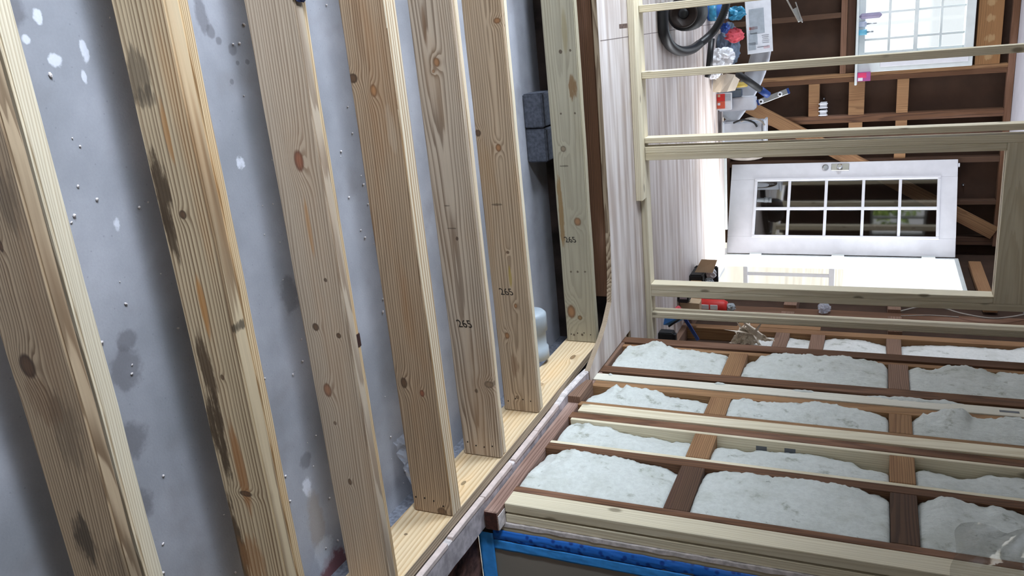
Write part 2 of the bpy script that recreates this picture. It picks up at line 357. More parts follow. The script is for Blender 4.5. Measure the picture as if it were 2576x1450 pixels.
def glass_material(name, col, alpha, rough=0.03):
    t = NT(name); t.n.remove(t.b)
    tr = t.n.new('ShaderNodeBsdfTransparent'); tr.inputs[0].default_value = (*col, 1)
    gl = t.n.new('ShaderNodeBsdfGlossy'); gl.inputs[1].default_value = rough
    fr = t.n.new('ShaderNodeFresnel'); fr.inputs[0].default_value = 1.52
    mx = t.n.new('ShaderNodeMixShader'); t.l.new(t.math('MULTIPLY_ADD', fr.outputs[0], 1.0 - alpha, alpha, True), mx.inputs[0])
    t.l.new(tr.outputs[0], mx.inputs[1]); t.l.new(gl.outputs[0], mx.inputs[2]); t.l.new(mx.outputs[0], t.o.inputs[0]); return t.m
glass_m = glass_material('window_glass', (0.95, 0.97, 0.97), 0.03)
door_glass = glass_material('door_glass', (0.85, 0.85, 0.85), 0.10)
def film_material(name, col, opacity, gloss):
    t = NT(name); t.n.remove(t.b)
    tr = t.n.new('ShaderNodeBsdfTransparent'); tr.inputs[0].default_value = (0.97, 0.97, 0.97, 1)
    df = t.n.new('ShaderNodeBsdfDiffuse'); df.inputs[0].default_value = (*col, 1)
    tl = t.n.new('ShaderNodeBsdfTranslucent'); tl.inputs[0].default_value = (*col, 1)
    gl = t.n.new('ShaderNodeBsdfGlossy'); gl.inputs[1].default_value = 0.16
    def mx(f, a, b):
        n = t.n.new('ShaderNodeMixShader'); t.put(n.inputs[0], f); t.l.new(a, n.inputs[1]); t.l.new(b, n.inputs[2]); return n.outputs[0]
    d = mx(0.3, df.outputs[0], tl.outputs[0]); d = mx(gloss, d, gl.outputs[0])
    t.l.new(mx(opacity, tr.outputs[0], d), t.o.inputs[0]); return t.m
def clear_film():
    t = NT('clear_film'); t.n.remove(t.b)
    tr = t.n.new('ShaderNodeBsdfTransparent'); tr.inputs[0].default_value = (0.96, 0.96, 0.95, 1)
    df = t.n.new('ShaderNodeBsdfDiffuse'); df.inputs[0].default_value = (0.5, 0.5, 0.46, 1)
    gl = t.n.new('ShaderNodeBsdfGlossy'); gl.inputs[1].default_value = 0.12
    def mx(f, a, b):
        n = t.n.new('ShaderNodeMixShader'); t.put(n.inputs[0], f); t.l.new(a, n.inputs[1]); t.l.new(b, n.inputs[2]); return n.outputs[0]
    fr = t.n.new('ShaderNodeFresnel'); fr.inputs[0].default_value = 1.9
    t.l.new(mx(t.math('MULTIPLY', fr.outputs[0], 1.3, None, True), mx(0.16, tr.outputs[0], df.outputs[0]), gl.outputs[0]), t.o.inputs[0]); return t.m
film_m = clear_film()
poly_m = film_material('poly_sheet', srgb(176, 170, 160), 0.86, 0.10)
crinkle_m = film_material('crinkled_film', srgb(200, 208, 226), 0.45, 0.3)
def tape_material():
    t = NT('blue_masking_film'); x, y, z = t.sep(t.obj())
    v = t.n.new('ShaderNodeTexVoronoi'); v.inputs['Scale'].default_value = 42; t.l.new(t.obj(), v.inputs['Vector'])
    col = t.mix(t.step(v.outputs['Distance'], 0.2, 0.5), srgb(20, 70, 158), srgb(40, 116, 214))
    t.color(col); t.b.inputs['Roughness'].default_value = 0.4; return t.m
tape_dots = tape_material()
tape_m = plain('blue_tape', srgb(64, 158, 244), 0.45, var=0.1, scale=20)

# ------------------------------------------------------------------ the floor: concrete slab, and the old subfloor beyond the joists
floor = tag(empty('floor', (0, 1.8, -0.31)), kind='structure')
box('concrete_slab', (-2.9, 1.76), (-2.0, 3.98), (-0.41, -0.31), slab_m, floor, 'x', 0)
link_foundation = box('foundation_wall', (1.66, 1.76), (-2.0, 3.98), (-0.31, -0.02), block_m, floor, 'y', 0)
box('crawlspace_shade', (-2.9, 1.66), (3.98, 4.08), (-0.41, -0.02), hollow_m, floor, 'x', 0)  # dark wall stands in for the open, unlit crawlspace
box('old_beam', (-2.9, 1.36), (3.838, 3.93), (-0.16, 0.043), old_red, floor, 'x', 0.004)
sub = [(-2.9, 3.832), (0.2, 3.836), (1.0, 3.835), (1.25, 3.815), (1.37, 3.785), (1.45, 3.69), (1.50, 3.60), (1.545, 3.48), (1.585, 3.38), (1.645, 3.38), (1.645, 4.10), (2.2, 4.10), (2.2, 7.22), (-2.9, 7.22)]
sf = prism('subfloor_sheet', sub, 0.045, 0.07, ply_m, floor, (0, 4.5, 0.07))
sf.data.materials.append(edge_m)
for p in sf.data.polygons:
    if abs(p.normal.z) < 0.5: p.material_index = 1
box('joint_strip', (0.062, 0.0655), (3.86, 7.2), (0.0699, 0.0704), plain('joint_dark', srgb(110, 98, 96), 0.9), floor, 'y', 0)
box('cut_out', (-0.004, 0.018), (4.19, 4.34), (0.0698, 0.0705), plain('cut_brown', srgb(104, 84, 76), 0.9, var=0.3, scale=60), floor, 'y', 0)
def strip_fn_left(Y): return 1.626 + 0.004 * noise.noise(Vector((Y * 9, 1.3, 0)))
# the pale edge strip that runs beside the rim board toward the camera
n = 40
bm = bmesh.new(); prev = None
for i in range(n + 1):
    Y = 0.9 + (3.40 - 0.9) * i / n; xl = strip_fn_left(Y); zt = 0.022 + (0.048 * max(0, (Y - 3.0) / 0.4) ** 2 if Y > 3.0 else 0) + 0.002 * noise.noise(Vector((Y * 6, 4, 0)))
    xr = 1.735 + 0.012 * noise.noise(Vector((Y * 14, 2, 0)))
    xi = xl - (0.044 * max(0, (Y - 3.0) / 0.4) if Y > 3.0 else 0)
    row = [bm.verts.new((a, Y, b)) for a, b in ((xi, zt - 0.03), (xi, zt - 0.004), (xi + 0.005, zt), (xr, zt - 0.002), (xr + 0.006, zt - 0.022))]
    if prev:
        for k in range(4): bm.faces.new((prev[k], row[k], row[k + 1], prev[k + 1]))
    prev = row
es = link('floor_edge_strip', mesh_of(bm, 'floor_edge_strip'), dirty_white, floor)
es.data.materials.append(plaster_m)
for p in es.data.polygons:
    if p.index % 4 < 2: p.material_index = 1
pale_edge_m = plain('pale_edge', srgb(206, 190, 186), 0.85, var=0.08, scale=30)
for i in range(8):
    Y = 0.95 + 2.15 * i / 8 + R_.uniform(-0.02, 0.02)
    L = R_.uniform(0.235, 0.262); x0 = strip_fn_left(Y + L / 2)
    box('edge_piece', (x0 - 0.009, x0 + 0.010), (Y, Y + L), (0.002, 0.0245 + R_.uniform(-0.001, 0.001)), pale_edge_m, floor, 'y', 0.002)
box('old_threshold', (1.74, 2.95), (-0.5, 2.30), (-0.09, -0.035), earth_m, floor, 'y', 0)

# ------------------------------------------------------------------ the joists over the slab
J1 = [
    ('knot', 0.497, -0.118, 0.0251, 0.0228, (0.05, 0.025, 0.012), 0.95),
    ('stain', 0.871, -0.103, 0.0606, 0.0315, (0.03, 0.02, 0.012), 0.8),
    ('stain', 0.182, -0.04, 0.0628, 0.0264, (0.12, 0.09, 0.06), 0.55),
    ('stain', 0.62, -0.062, 0.0985, 0.0361, (0.12, 0.09, 0.06), 0.5),
    ('knot', 0.266, -0.093, 0.0117, 0.0065, (0.05, 0.025, 0.012), 0.9),
    ('stain', 0.567, -0.102, 0.0522, 0.0455, (0.16, 0.075, 0.03), 0.35),
    ('stain', 0.922, 0.009, 0.0603, 0.0682, (0.12, 0.09, 0.06), 0.4),
]
J2 = [
    ('knot', 0.304, -0.077, 0.0107, 0.0105, (0.05, 0.025, 0.012), 0.95),
    ('stain', 0.25, -0.125, 0.0991, 0.0235, (0.06, 0.035, 0.015), 0.95),
    ('stain', 0.349, -0.125, 0.0651, 0.0168, (0.06, 0.035, 0.015), 0.9),
    ('stain', 0.005, -0.118, 0.0603, 0.0381, (0.12, 0.09, 0.06), 0.75),
    ('stain', 0.051, -0.109, 0.0243, 0.0338, (0.08, 0.06, 0.04), 0.6),
    ('streak', 0.123, -0.069, 0.0755, 0.009, (0.42, 0.2, 0.06), 0.7),
    ('streak', 0.52, -0.077, 0.079, 0.0109, (0.42, 0.2, 0.06), 0.85),
    ('stain', 0.675, -0.11, 0.0845, 0.0226, (0.07, 0.04, 0.018), 0.9),
    ('stain', 0.831, -0.117, 0.1243, 0.0258, (0.06, 0.035, 0.016), 0.95),
    ('stain', 1.173, -0.142, 0.1414, 0.0301, (0.07, 0.04, 0.018), 0.95),
    ('streak', 0.933, -0.073, 0.1279, 0.018, (0.3, 0.13, 0.04), 0.8),
    ('knot', 1.003, -0.074, 0.0081, 0.0208, (0.05, 0.025, 0.012), 0.9),
    ('stain', 0.566, 0.0, 0.0136, 0.0047, (0.03, 0.02, 0.012), 0.8),
    ('stain', 1.211, -0.097, 0.0894, 0.0404, (0.3, 0.14, 0.05), 0.6),
    ('knot', 0.691, -0.066, 0.0072, 0.0062, (0.05, 0.025, 0.012), 0.8),
]
J3 = [
    ('knot', 0.257, -0.067, 0.029, 0.0153, (0.12, 0.035, 0.015), 0.85),
    ('streak', 0.438, -0.072, 0.0832, 0.0079, (0.42, 0.2, 0.06), 0.55),
    ('knot', 0.722, -0.11, 0.0121, 0.0111, (0.05, 0.025, 0.012), 0.9),
    ('knot', 0.743, -0.036, 0.0084, 0.0081, (0.05, 0.025, 0.012), 0.9),
    ('knot', 1.212, -0.086, 0.0111, 0.0073, (0.05, 0.025, 0.012), 0.8),
    ('knot', 0.915, -0.108, 0.0218, 0.0142, (0.14, 0.06, 0.03), 0.85),
    ('knot', 1.02, -0.102, 0.0066, 0.0057, (0.05, 0.025, 0.012), 0.7),
    ('stain', 0.582, -0.049, 0.0057, 0.0053, (0.05, 0.025, 0.012), 0.8),
]
J4 = [
    ('knot', 0.077, -0.143, 0.0149, 0.017, (0.05, 0.025, 0.012), 0.95),
    ('knot', 0.117, -0.075, 0.0196, 0.0125, (0.16, 0.075, 0.03), 0.9),
    ('knot', 1.076, -0.12, 0.0209, 0.0127, (0.05, 0.025, 0.012), 0.9),
    ('knot', 1.108, -0.054, 0.0134, 0.0093, (0.12, 0.04, 0.02), 0.9),
    ('streak', -0.075, -0.097, 0.1336, 0.0137, (0.16, 0.075, 0.03), 0.3),
    ('knot', 1.563, -0.041, 0.0165, 0.0195, (0.05, 0.025, 0.012), 0.8),
    ('stain', 0.227, -0.03, 0.0712, 0.0194, (0.5, 0.4, 0.3), 0.3),
]
J5 = [
    ('knot', 0.062, -0.078, 0.0169, 0.0123, (0.16, 0.075, 0.03), 0.9),
    ('knot', 0.091, -0.095, 0.0065, 0.0062, (0.16, 0.075, 0.03), 0.6),
    ('knot', 1.259, -0.016, 0.0152, 0.0204, (0.12, 0.08, 0.05), 0.85),
    ('stain', 0.683, -0.079, 0.0075, 0.0066, (0.05, 0.025, 0.012), 0.8),
    ('streak', -0.053, -0.108, 0.0768, 0.0076, (0.16, 0.075, 0.03), 0.5),
    ('stain', 1.291, -0.074, 0.0103, 0.0104, (0.05, 0.025, 0.012), 0.7),
    ('stain', 0.561, -0.104, 0.0029, 0.0163, (0.03, 0.02, 0.012), 0.6),
    ('stain', 0.645, -0.099, 0.003, 0.0229, (0.03, 0.02, 0.012), 0.6),
]
J6 = [
    ('knot', -0.059, -0.02, 0.0113, 0.0147, (0.16, 0.075, 0.03), 0.95),
    ('knot', 0.417, -0.066, 0.0157, 0.0121, (0.16, 0.075, 0.03), 0.95),
    ('knot', 0.356, -0.15, 0.0141, 0.0141, (0.05, 0.025, 0.012), 0.9),
    ('knot', 0.848, -0.071, 0.0068, 0.0072, (0.05, 0.025, 0.012), 0.8),
    ('knot', 1.22, -0.113, 0.0148, 0.0113, (0.16, 0.075, 0.03), 0.9),
    ('knot', 1.082, -0.059, 0.0107, 0.0074, (0.16, 0.075, 0.03), 0.85),
    ('streak', 0.951, -0.071, 0.049, 0.0073, (0.35, 0.25, 0.04), 0.7),
    ('knot', 1.509, -0.093, 0.0097, 0.0077, (0.05, 0.025, 0.012), 0.7),
    ('stain', 1.357, -0.089, 0.0568, 0.0189, (0.16, 0.075, 0.03), 0.5),
    ('stain', 0.647, -0.098, 0.0049, 0.0249, (0.03, 0.02, 0.012), 0.6),
]
J7 = [
    ('stain', 0.272, -0.038, 0.0595, 0.024, (0.2, 0.1, 0.03), 0.85),
    ('knot', 0.554, -0.107, 0.0156, 0.0146, (0.12, 0.09, 0.06), 0.9),
    ('knot', 0.922, -0.06, 0.0227, 0.019, (0.16, 0.075, 0.03), 0.85),
    ('knot', 1.409, -0.131, 0.0381, 0.0244, (0.16, 0.075, 0.03), 0.9),
    ('knot', 1.44, -0.085, 0.0134, 0.0133, (0.12, 0.07, 0.03), 0.9),
    ('stain', 0.865, -0.145, 0.1879, 0.0129, (0.25, 0.14, 0.04), 0.8),
    ('stain', 0.094, -0.084, 0.009, 0.008, (0.05, 0.025, 0.012), 0.8),
    ('stain', 0.092, -0.036, 0.0054, 0.0059, (0.05, 0.025, 0.012), 0.8),
    ('stain', 0.383, -0.106, 0.0057, 0.0062, (0.05, 0.025, 0.012), 0.8),
    ('stain', 0.384, -0.034, 0.0057, 0.0061, (0.05, 0.025, 0.012), 0.8),
    ('stain', 1.188, -0.116, 0.0065, 0.0066, (0.05, 0.025, 0.012), 0.8),
    ('stain', 1.187, -0.079, 0.0064, 0.0065, (0.05, 0.025, 0.012), 0.8),
    ('stain', 1.186, -0.038, 0.0064, 0.0065, (0.05, 0.025, 0.012), 0.8),
    ('stain', 1.539, -0.125, 0.0068, 0.0067, (0.05, 0.025, 0.012), 0.8),
    ('stain', 1.536, -0.08, 0.0068, 0.0067, (0.05, 0.025, 0.012), 0.8),
    ('stain', 0.639, -0.108, 0.004, 0.0293, (0.03, 0.02, 0.012), 0.6),
    ('streak', 0.006, -0.057, 0.1074, 0.0158, (0.25, 0.18, 0.04), 0.4),
]
JM = {
 'J1': wood('joist_wood_weathered', srgb(179, 157, 130), srgb(117, 95, 73), 125, (0.96, -0.36), (0.012, 0.02), 0.75, J1, (srgb(144, 117, 91), 0.5), 0.4),
 'J2': wood('joist_wood_stained', srgb(197, 177, 147), srgb(123, 99, 74), 95, (1.33, -0.24), (0.01, 0.010), 0.85, J2, (srgb(179, 132, 83), 0.35), 0.0),
 'J3': wood('joist_wood_knotty', srgb(186, 169, 150), srgb(134, 113, 95), 115, (1.76, -0.33), (0.01, 0.03), 0.7, J3, (srgb(165, 141, 118), 0.5), 0.0),
 'J4': wood('joist_wood_brown', srgb(173, 149, 123), srgb(107, 83, 62), 120, (2.03, -0.28), (0.01, 0.022), 0.7, J4, (srgb(141, 102, 66), 0.6), 0.0),
 'J5': wood('joist_wood_striped', srgb(188, 171, 152), srgb(122, 103, 86), 130, (2.44, -0.10), (0.016, -0.006), 0.75, J5, (srgb(150, 121, 92), 0.5), 0.0),
 'J6': wood('joist_wood_gold', srgb(183, 161, 136), srgb(119, 97, 75), 130, (2.86, -0.06), (0.012, 0.008), 0.65, J6, (srgb(152, 118, 79), 0.5), 0.0),
 'J7': wood('joist_wood_pale', srgb(176, 168, 147), srgb(127, 118, 99), 110, (3.64, -0.08), (0.012, 0.006), 0.35, J7, (srgb(156, 144, 117), 0.4), 0.0),
 'J2b': wood('joist_wood_ribbed', srgb(214, 190, 154), srgb(156, 124, 88), 170, (1.66, -0.05), (0.03, 0.004), 0.85, (), (srgb(181, 142, 95), 0.4), 0.0),
 'J1b': wood('joist_wood_grey', srgb(224, 212, 190), srgb(176, 156, 126), 170, (1.26, -0.06), (0.02, 0.004), 0.5, (), (srgb(184, 161, 130), 0.3), 0.0),
 'pale': wood('joist_wood_lit_top', srgb(220, 206, 183), srgb(165, 135, 101), 75, (2.115, -0.03), (0.006, 0.012), 1.0, (), (srgb(206, 171, 126), 0.5), 0.0),
}
JX0, JX1 = -1.6, 1.5765
def jboard(name, y0, y1, z0, z1, mat, parent, bev=0.004):
    bm = box_bm(JX1 - JX0, y1 - y0, z1 - z0, bev, 2)
    # an even slice every 12 cm lets the long edges wander a little
    bmesh.ops.translate(bm, vec=((JX0 + JX1) / 2, (y0 + y1) / 2, (z0 + z1) / 2), verts=bm.verts)
    for k in range(1, 26):
        x = JX0 + (JX1 - JX0) * k / 26
        bmesh.ops.bisect_plane(bm, geom=list(bm.verts) + list(bm.edges) + list(bm.faces), plane_co=(x, 0, 0), plane_no=(1, 0, 0))
    for v in bm.verts:
        if v.co.x < JX1 - 0.01:
            v.co.y += 0.0022 * noise.noise(Vector((v.co.x * 4, v.co.z * 8, y0 * 7))); v.co.z += 0.0022 * noise.noise(Vector((v.co.x * 5, y0 * 9, v.co.y * 8)))
    return link(name, mesh_of(bm, name), mat, parent)
def joist(parts, label):
    o = tag(empty('floor_joist', (0, 0, 0)), label, 'joist', 'floor joists over the concrete slab')
    return o, [jboard(n_, *a, o) for n_, a in parts]
joist([('board', (0.876, 0.906, -0.172, 0.0, JM['J1'], )), ('sister_board', (0.912, 0.950, -0.168, 0.0, JM['J1b']))], 'nearest joist, weathered doubled boards with a dark gap along its top')
joist([('board', (1.272, 1.311, -0.146, 0.0, JM['J2'])), ('sister_board', (1.313, 1.342, -0.15, -0.004, JM['J2b']))], 'second joist from the camera, yellow pine with long dark brown stains on its face')
j3, _ = joist([('board', (1.677, 1.712, -0.155, 0.0, JM['J3'])), ('sister_board', (1.7135, 1.742, -0.15, -0.013, JM['J2b']))], 'pinkish joist with one large red knot and a burnt mark on its top edge')
box('burnt_mark', (0.757, 0.797), (1.723, 1.7424), (-0.030, -0.0122), plain('burnt_wood', srgb(54, 24, 16), 0.9), j3, 'x', 0.002)
j4, bs = joist([('board', (2.08, 2.145, -0.154, 0.0, JM['J4']))], 'brown joist with an orange streaked top edge, paled as lit from above')
j4b = box('pale_edge', (JX0, JX1), (2.083, 2.142), (-0.004, 0.0012), JM['pale'], j4, 'x', 0.001)  # orange figure belongs to the wood; the whiteness holds light from above
j5, _ = joist([('board', (2.49, 2.518, -0.162, 0.0, JM['J5'])), ('sister_board', (2.520, 2.548, -0.158, -0.001, pine))], 'grey brown joist with arched grain, stamped, fifth from the camera')
j6, _ = joist([('board', (2.889, 2.918, -0.162, 0.0, JM['J6'])), ('sister_board', (2.920, 2.953, -0.16, -0.002, JM['J1b']))], 'golden brown stamped joist just in front of the dark crawlspace gap')
j7, _ = joist([('board', (3.718, 3.766, -0.166, -0.002, JM['J7']))], 'farthest pale joist against the old brown beam')
for jo, Y, z, X in ((j5, 2.4892, -0.086, 1.016), (j6, 2.8882, -0.091, 1.022), (j7, 3.7172, -0.101, 1.018)):
    text('stamp', '265', 0.042, (X, Y, z), (0, 0, 1), (-1, 0, 0), stamp_m, jo, shear=-0.35)
for jo, Y in ((j4, 2.0795), (j5, 2.4895), (j6, 2.8885), (j7, 3.7175)):
    bm = bmesh.new()
    for k in range(4): lathe_bm(bm, [(0.003, -0.001), (0.0032, 0.0005)], 8, 'y', (1.53 + R_.uniform(-0.015, 0.015), Y, -0.14 + 0.036 * k))
    tag(link('nail_heads', mesh_of(bm, 'nail_heads'), stamp_m, jo), kind='stuff')
rim_marks = [('knot', 3.514, -0.063, 0.03, 0.012, (0.12, 0.07, 0.03), 0.9), ('knot', 2.17, -0.158, 0.03, 0.01, (0.2, 0.12, 0.06), 0.6), ('knot', 2.29, -0.064, 0.016, 0.008, (0.12, 0.08, 0.04), 0.85), ('stain', 1.944, -0.109, 0.006, 0.006, (0.1, 0.06, 0.03), 0.8), ('knot', 3.17, -0.1, 0.02, 0.01, (0.2, 0.12, 0.06), 0.7)]
rim_marks = [(k, a - 1.6, b + 0.0925, c, d, e, f) for k, a, b, c, d, e, f in rim_marks]
rim_m = wood('rim_wood', srgb(216, 194, 160), srgb(178, 146, 106), 60, (-0.03, -0.12), (0.02, 0.02), 0.6, rim_marks, (srgb(216, 176, 124), 0.5), 0.0)
rj = box('rim_joist', (1.577, 1.615), (-0.6, 3.80), (-0.185, 0.0), rim_m, None, 'y', 0.003)
tag(rj, 'pale pine rim board that the joist ends butt against', 'rim board')
capb = box('weathered_top', (1.5775, 1.6145), (-0.6, 3.795), (-0.001, 0.0012), wood('rim_top_grey', srgb(176, 158, 136), srgb(138, 118, 96), 120, tone=0.25), rj, 'y', 0.0005)

# things on the slab
navy_m = plain('navy_cloth', srgb(34, 44, 84), 0.8, var=0.15)
brick_m = plain('dark_concrete', srgb(80, 84, 96), 0.95, var=0.2, scale=60, bump=0.002)
for i, (x0, x1, z1) in enumerate(((0.281, 0.449, -0.207), (0.454, 0.62, -0.202))):
    b = box('concrete_brick', (x0, x1), (3.735, 3.93), (-0.31, z1), brick_m, None, 'x', 0.006, 2)
    tag(b, ('dark grey concrete brick, left one of the pair under the farthest joist', 'dark grey concrete brick with a chipped corner, right one of the pair')[i], 'brick', 'concrete bricks in the crawlspace gap')
lathe('pvc_pipe', [(0.064, 0.0), (0.076, 0.012), (0.078, 0.024), (0.078, 0.098), (0.068, 0.104), (0.068, 0.185), (0.076, 0.19), (0.077, 0.245), (0.066, 0.25)], plain('grey_pvc', srgb(158, 168, 178), 0.5, var=0.08), (1.305, 3.42, -0.2318), None, 'x')
tag(bpy.data.objects['pvc_pipe'], 'white plastic pipe coupling on the slab behind the sixth joist', 'pipe')
def film_fn(u, v):
    X = 1.40 + 0.24 * u; Y = 2.22 + 0.20 * v
    return (X, Y, -0.305 + 0.10 * u ** 2 + 0.035 * abs(noise.noise(Vector((u * 4, v * 3, 0.2)))) + 0.018 * abs(noise.noise(Vector((u * 9, v * 8, 3)))))
tag(sheet('plastic_scrap', 16, 14, film_fn, crinkle_m, None, (1.5, 2.3, -0.30), 0, False), 'crinkled clear plastic scrap on the slab below the rim board', 'plastic')
bm = bmesh.new()
for k in range(210):
    X = R_.uniform(-0.3, 1.62); Y = R_.choice((R_.uniform(0.96, 1.26), R_.uniform(1.36, 1.66), R_.uniform(1.0, 1.25), R_.uniform(1.76, 2.06), R_.uniform(2.18, 2.45)))
    s = R_.uniform(0.0015, 0.0042)
    m = Matrix.Translation((X, Y, -0.3095 + s * 0.6)) @ Matrix.Rotation(R_.uniform(0, 6), 4, 'Z') @ Matrix.Diagonal((s * R_.uniform(1, 1.8), s, s * 0.8, 1))
    bmesh.ops.create_icosphere(bm, subdivisions=1, radius=1, matrix=m)
tag(crumple('blue_cloth', (-0.155, 1.698, 0.007), (0.032, 0.03, 0.010), navy_m, 81, None, 0.4, 3, 2.0, -0.0068), 'small dark blue cloth scrap lying on top of the third joist', 'cloth')
tag(link('debris', mesh_of(bm, 'debris'), plaster_m), 'white crumbs scattered over the slab between the joists', 'debris', kind='stuff')
# ------------------------------------------------------------------ right wall: old studs, new studs, blocks and white batts
XW = 1.65; ZT = 2.36
wr = tag(empty('wall_right', (1.7, 3.2, 0.03)), kind='structure')
box('sheathing', (1.752, 1.765), (2.36, 4.06), (-0.05, ZT), board_m, wr, 'z', 0)
box('return_sheathing', (1.70, 2.3), (4.045, 4.06), (0.07, ZT), board_m, wr, 'z', 0)
def rbox(name, y0, y1, z0, z1, mat, x0=XW, x1=1.745, **k): return box(name, (x0, x1), (y0, y1), (z0, z1), mat, wr, **k)
plate_m = wood('plate_wood', srgb(150, 120, 108), srgb(108, 80, 70), 130, tone=0.35, rough=0.9, blotch=(srgb(186, 160, 150), 0.7))
rbox('sole_plate', 2.25, 3.60, 0.028, 0.084, plate_m, 1.654, 1.735, bevel=0.004)
rbox('plate_end', 2.2485, 2.2515, 0.031, 0.081, plain('dark_end_grain', srgb(66, 32, 24), 0.9, var=0.3, scale=60), 1.658, 1.731, bevel=0.001)
rbox('plate_dust', 2.252, 2.312, 0.0835, 0.0865, plaster_m, 1.672, 1.732, axis='y', bevel=0.001)
STAMP = []
rbox('new_stud', 2.31, 2.395, 0.087, ZT, pine_stud, XW, 1.688)
rbox('new_stud', 2.31, 2.40, 0.087, ZT, pine_stud, 1.697, 1.732)
rbox('old_stud', 2.397, 2.433, 0.084, ZT, old_red)
rbox('old_stud', 2.738, 2.786, 0.084, ZT, old_red)
rbox('new_stud', 2.787, 2.808, 0.084, ZT, pine_stud, XW + 0.002)
g = rbox('new_stud', 3.004, 3.022, 0.10, ZT, pine_stud)
rbox('old_stud', 3.024, 3.076, 0.084, ZT, old_red)
rbox('new_stud', 3.078, 3.150, 0.11, ZT, pine_stud, XW - 0.008, 1.684)
rbox('old_stud', 3.152, 3.188, 0.084, ZT, old_tan)
rbox('old_stud', 3.360, 3.424, 0.084, ZT, old_tan)
rbox('new_stud', 3.428, 3.500, 0.02, ZT, wood('stud_pine_lit', srgb(226, 222, 210), srgb(196, 186, 164), 90, late=0.35, tone=0.12), XW - 0.004, 1.684)  # new pine paled to hold the bluish light near the floor
rbox('old_stud', 3.532, 3.606, 0.03, ZT, old_red)
rbox('old_stud', 3.886, 3.920, 0.05, ZT, old_tan, XW + 0.006)
rbox('old_stud', 3.934, 4.008, 0.05, ZT, old_red)
for y0, y1, m1, m2 in ((2.434, 2.737, old_dark, old_dark), (2.809, 3.003, old_tan, old_tan), (3.189, 3.359, old_tan, old_tan), (3.607, 3.885, old_tan, old_grey)):
    rbox('block', y0, y1, 0.655, 0.745, m1, axis='y'); rbox('block', y0, y1, 1.39, 1.475, m2, axis='y')
rbox('plate_block', 3.607, 3.933, 0.03, 0.085, old_grey, XW + 0.002, axis='y')
rbox('plate_block', 3.17, 3.36, 0.0, 0.09, old_grey, 1.62, axis='y')
rbox('side_lining', 2.70, 2.737, 0.085, 0.15, plaster_m, 1.70, 1.742, axis='z')
rbox('bare_plate', 3.50, 3.535, 0.0, 0.06, hollow_m, 1.63, axis='y')
def batt(name, y0, y1, pts, z0, z1, near=0.004, mat=ins_m, seed=0, bulge=0.010, thick=0.07):
    """One batt: a bulging fibrous face whose far edge sinks behind the next stud by the depths in pts (z, depth)."""
    def far(z):
        if z <= pts[0][0]: return pts[0][1]
        for (a, da), (b, db) in zip(pts, pts[1:]):
            if z <= b: return da + (db - da) * (z - a) / (b - a)
        return pts[-1][1]
    nz = max(24, int((z1 - z0) / 0.008)); ny = max(14, int((y1 - y0) / 0.012))
    bm = bmesh.new(); G = []
    for i in range(nz + 1):
        z = z0 + (z1 - z0) * i / nz; row = []
        fz = far(z)
        for j in range(ny + 1):
            t = j / ny; y = y0 + (y1 - y0) * t
            p = Vector((y * 16, z * 16, seed * 7.7)); q = Vector((y * 55, z * 55, seed * 3.3))
            d = near * (1 - t) + fz * t ** 1.6 - bulge * math.sin(math.pi * t) * 0.9
            d += 0.0075 * (noise.noise(p) + 0.6 * noise.noise(p * 2.1)) * (0.35 + t) + 0.0028 * noise.noise(q)
            if j == ny: d += 0.005 * noise.noise(Vector((z * 90, seed, 0.5))) + 0.004 * abs(noise.noise(Vector((z * 200, seed, 2.5))))
            e = min(z - z0, z1 - z); d += 0.010 * math.exp(-e / 0.008)
            row.append(bm.verts.new((XW + d, y, z)))
        G.append(row)
    for i in range(nz):
        for j in range(ny): bm.faces.new((G[i][j], G[i + 1][j], G[i + 1][j + 1], G[i][j + 1]))
    X1 = XW + 0.05 + thick * 0.6
    rim = [r[0] for r in G] + G[-1][1:] + [r[-1] for r in G[::-1]][1:] + G[0][::-1][1:-1]
    back = [bm.verts.new((X1, v.co.y, v.co.z)) for v in rim]; n = len(rim)
    for k in range(n): bm.faces.new((rim[k], rim[(k + 1) % n], back[(k + 1) % n], back[k]))
    return link(name, mesh_of(bm, name, True), mat, wr)
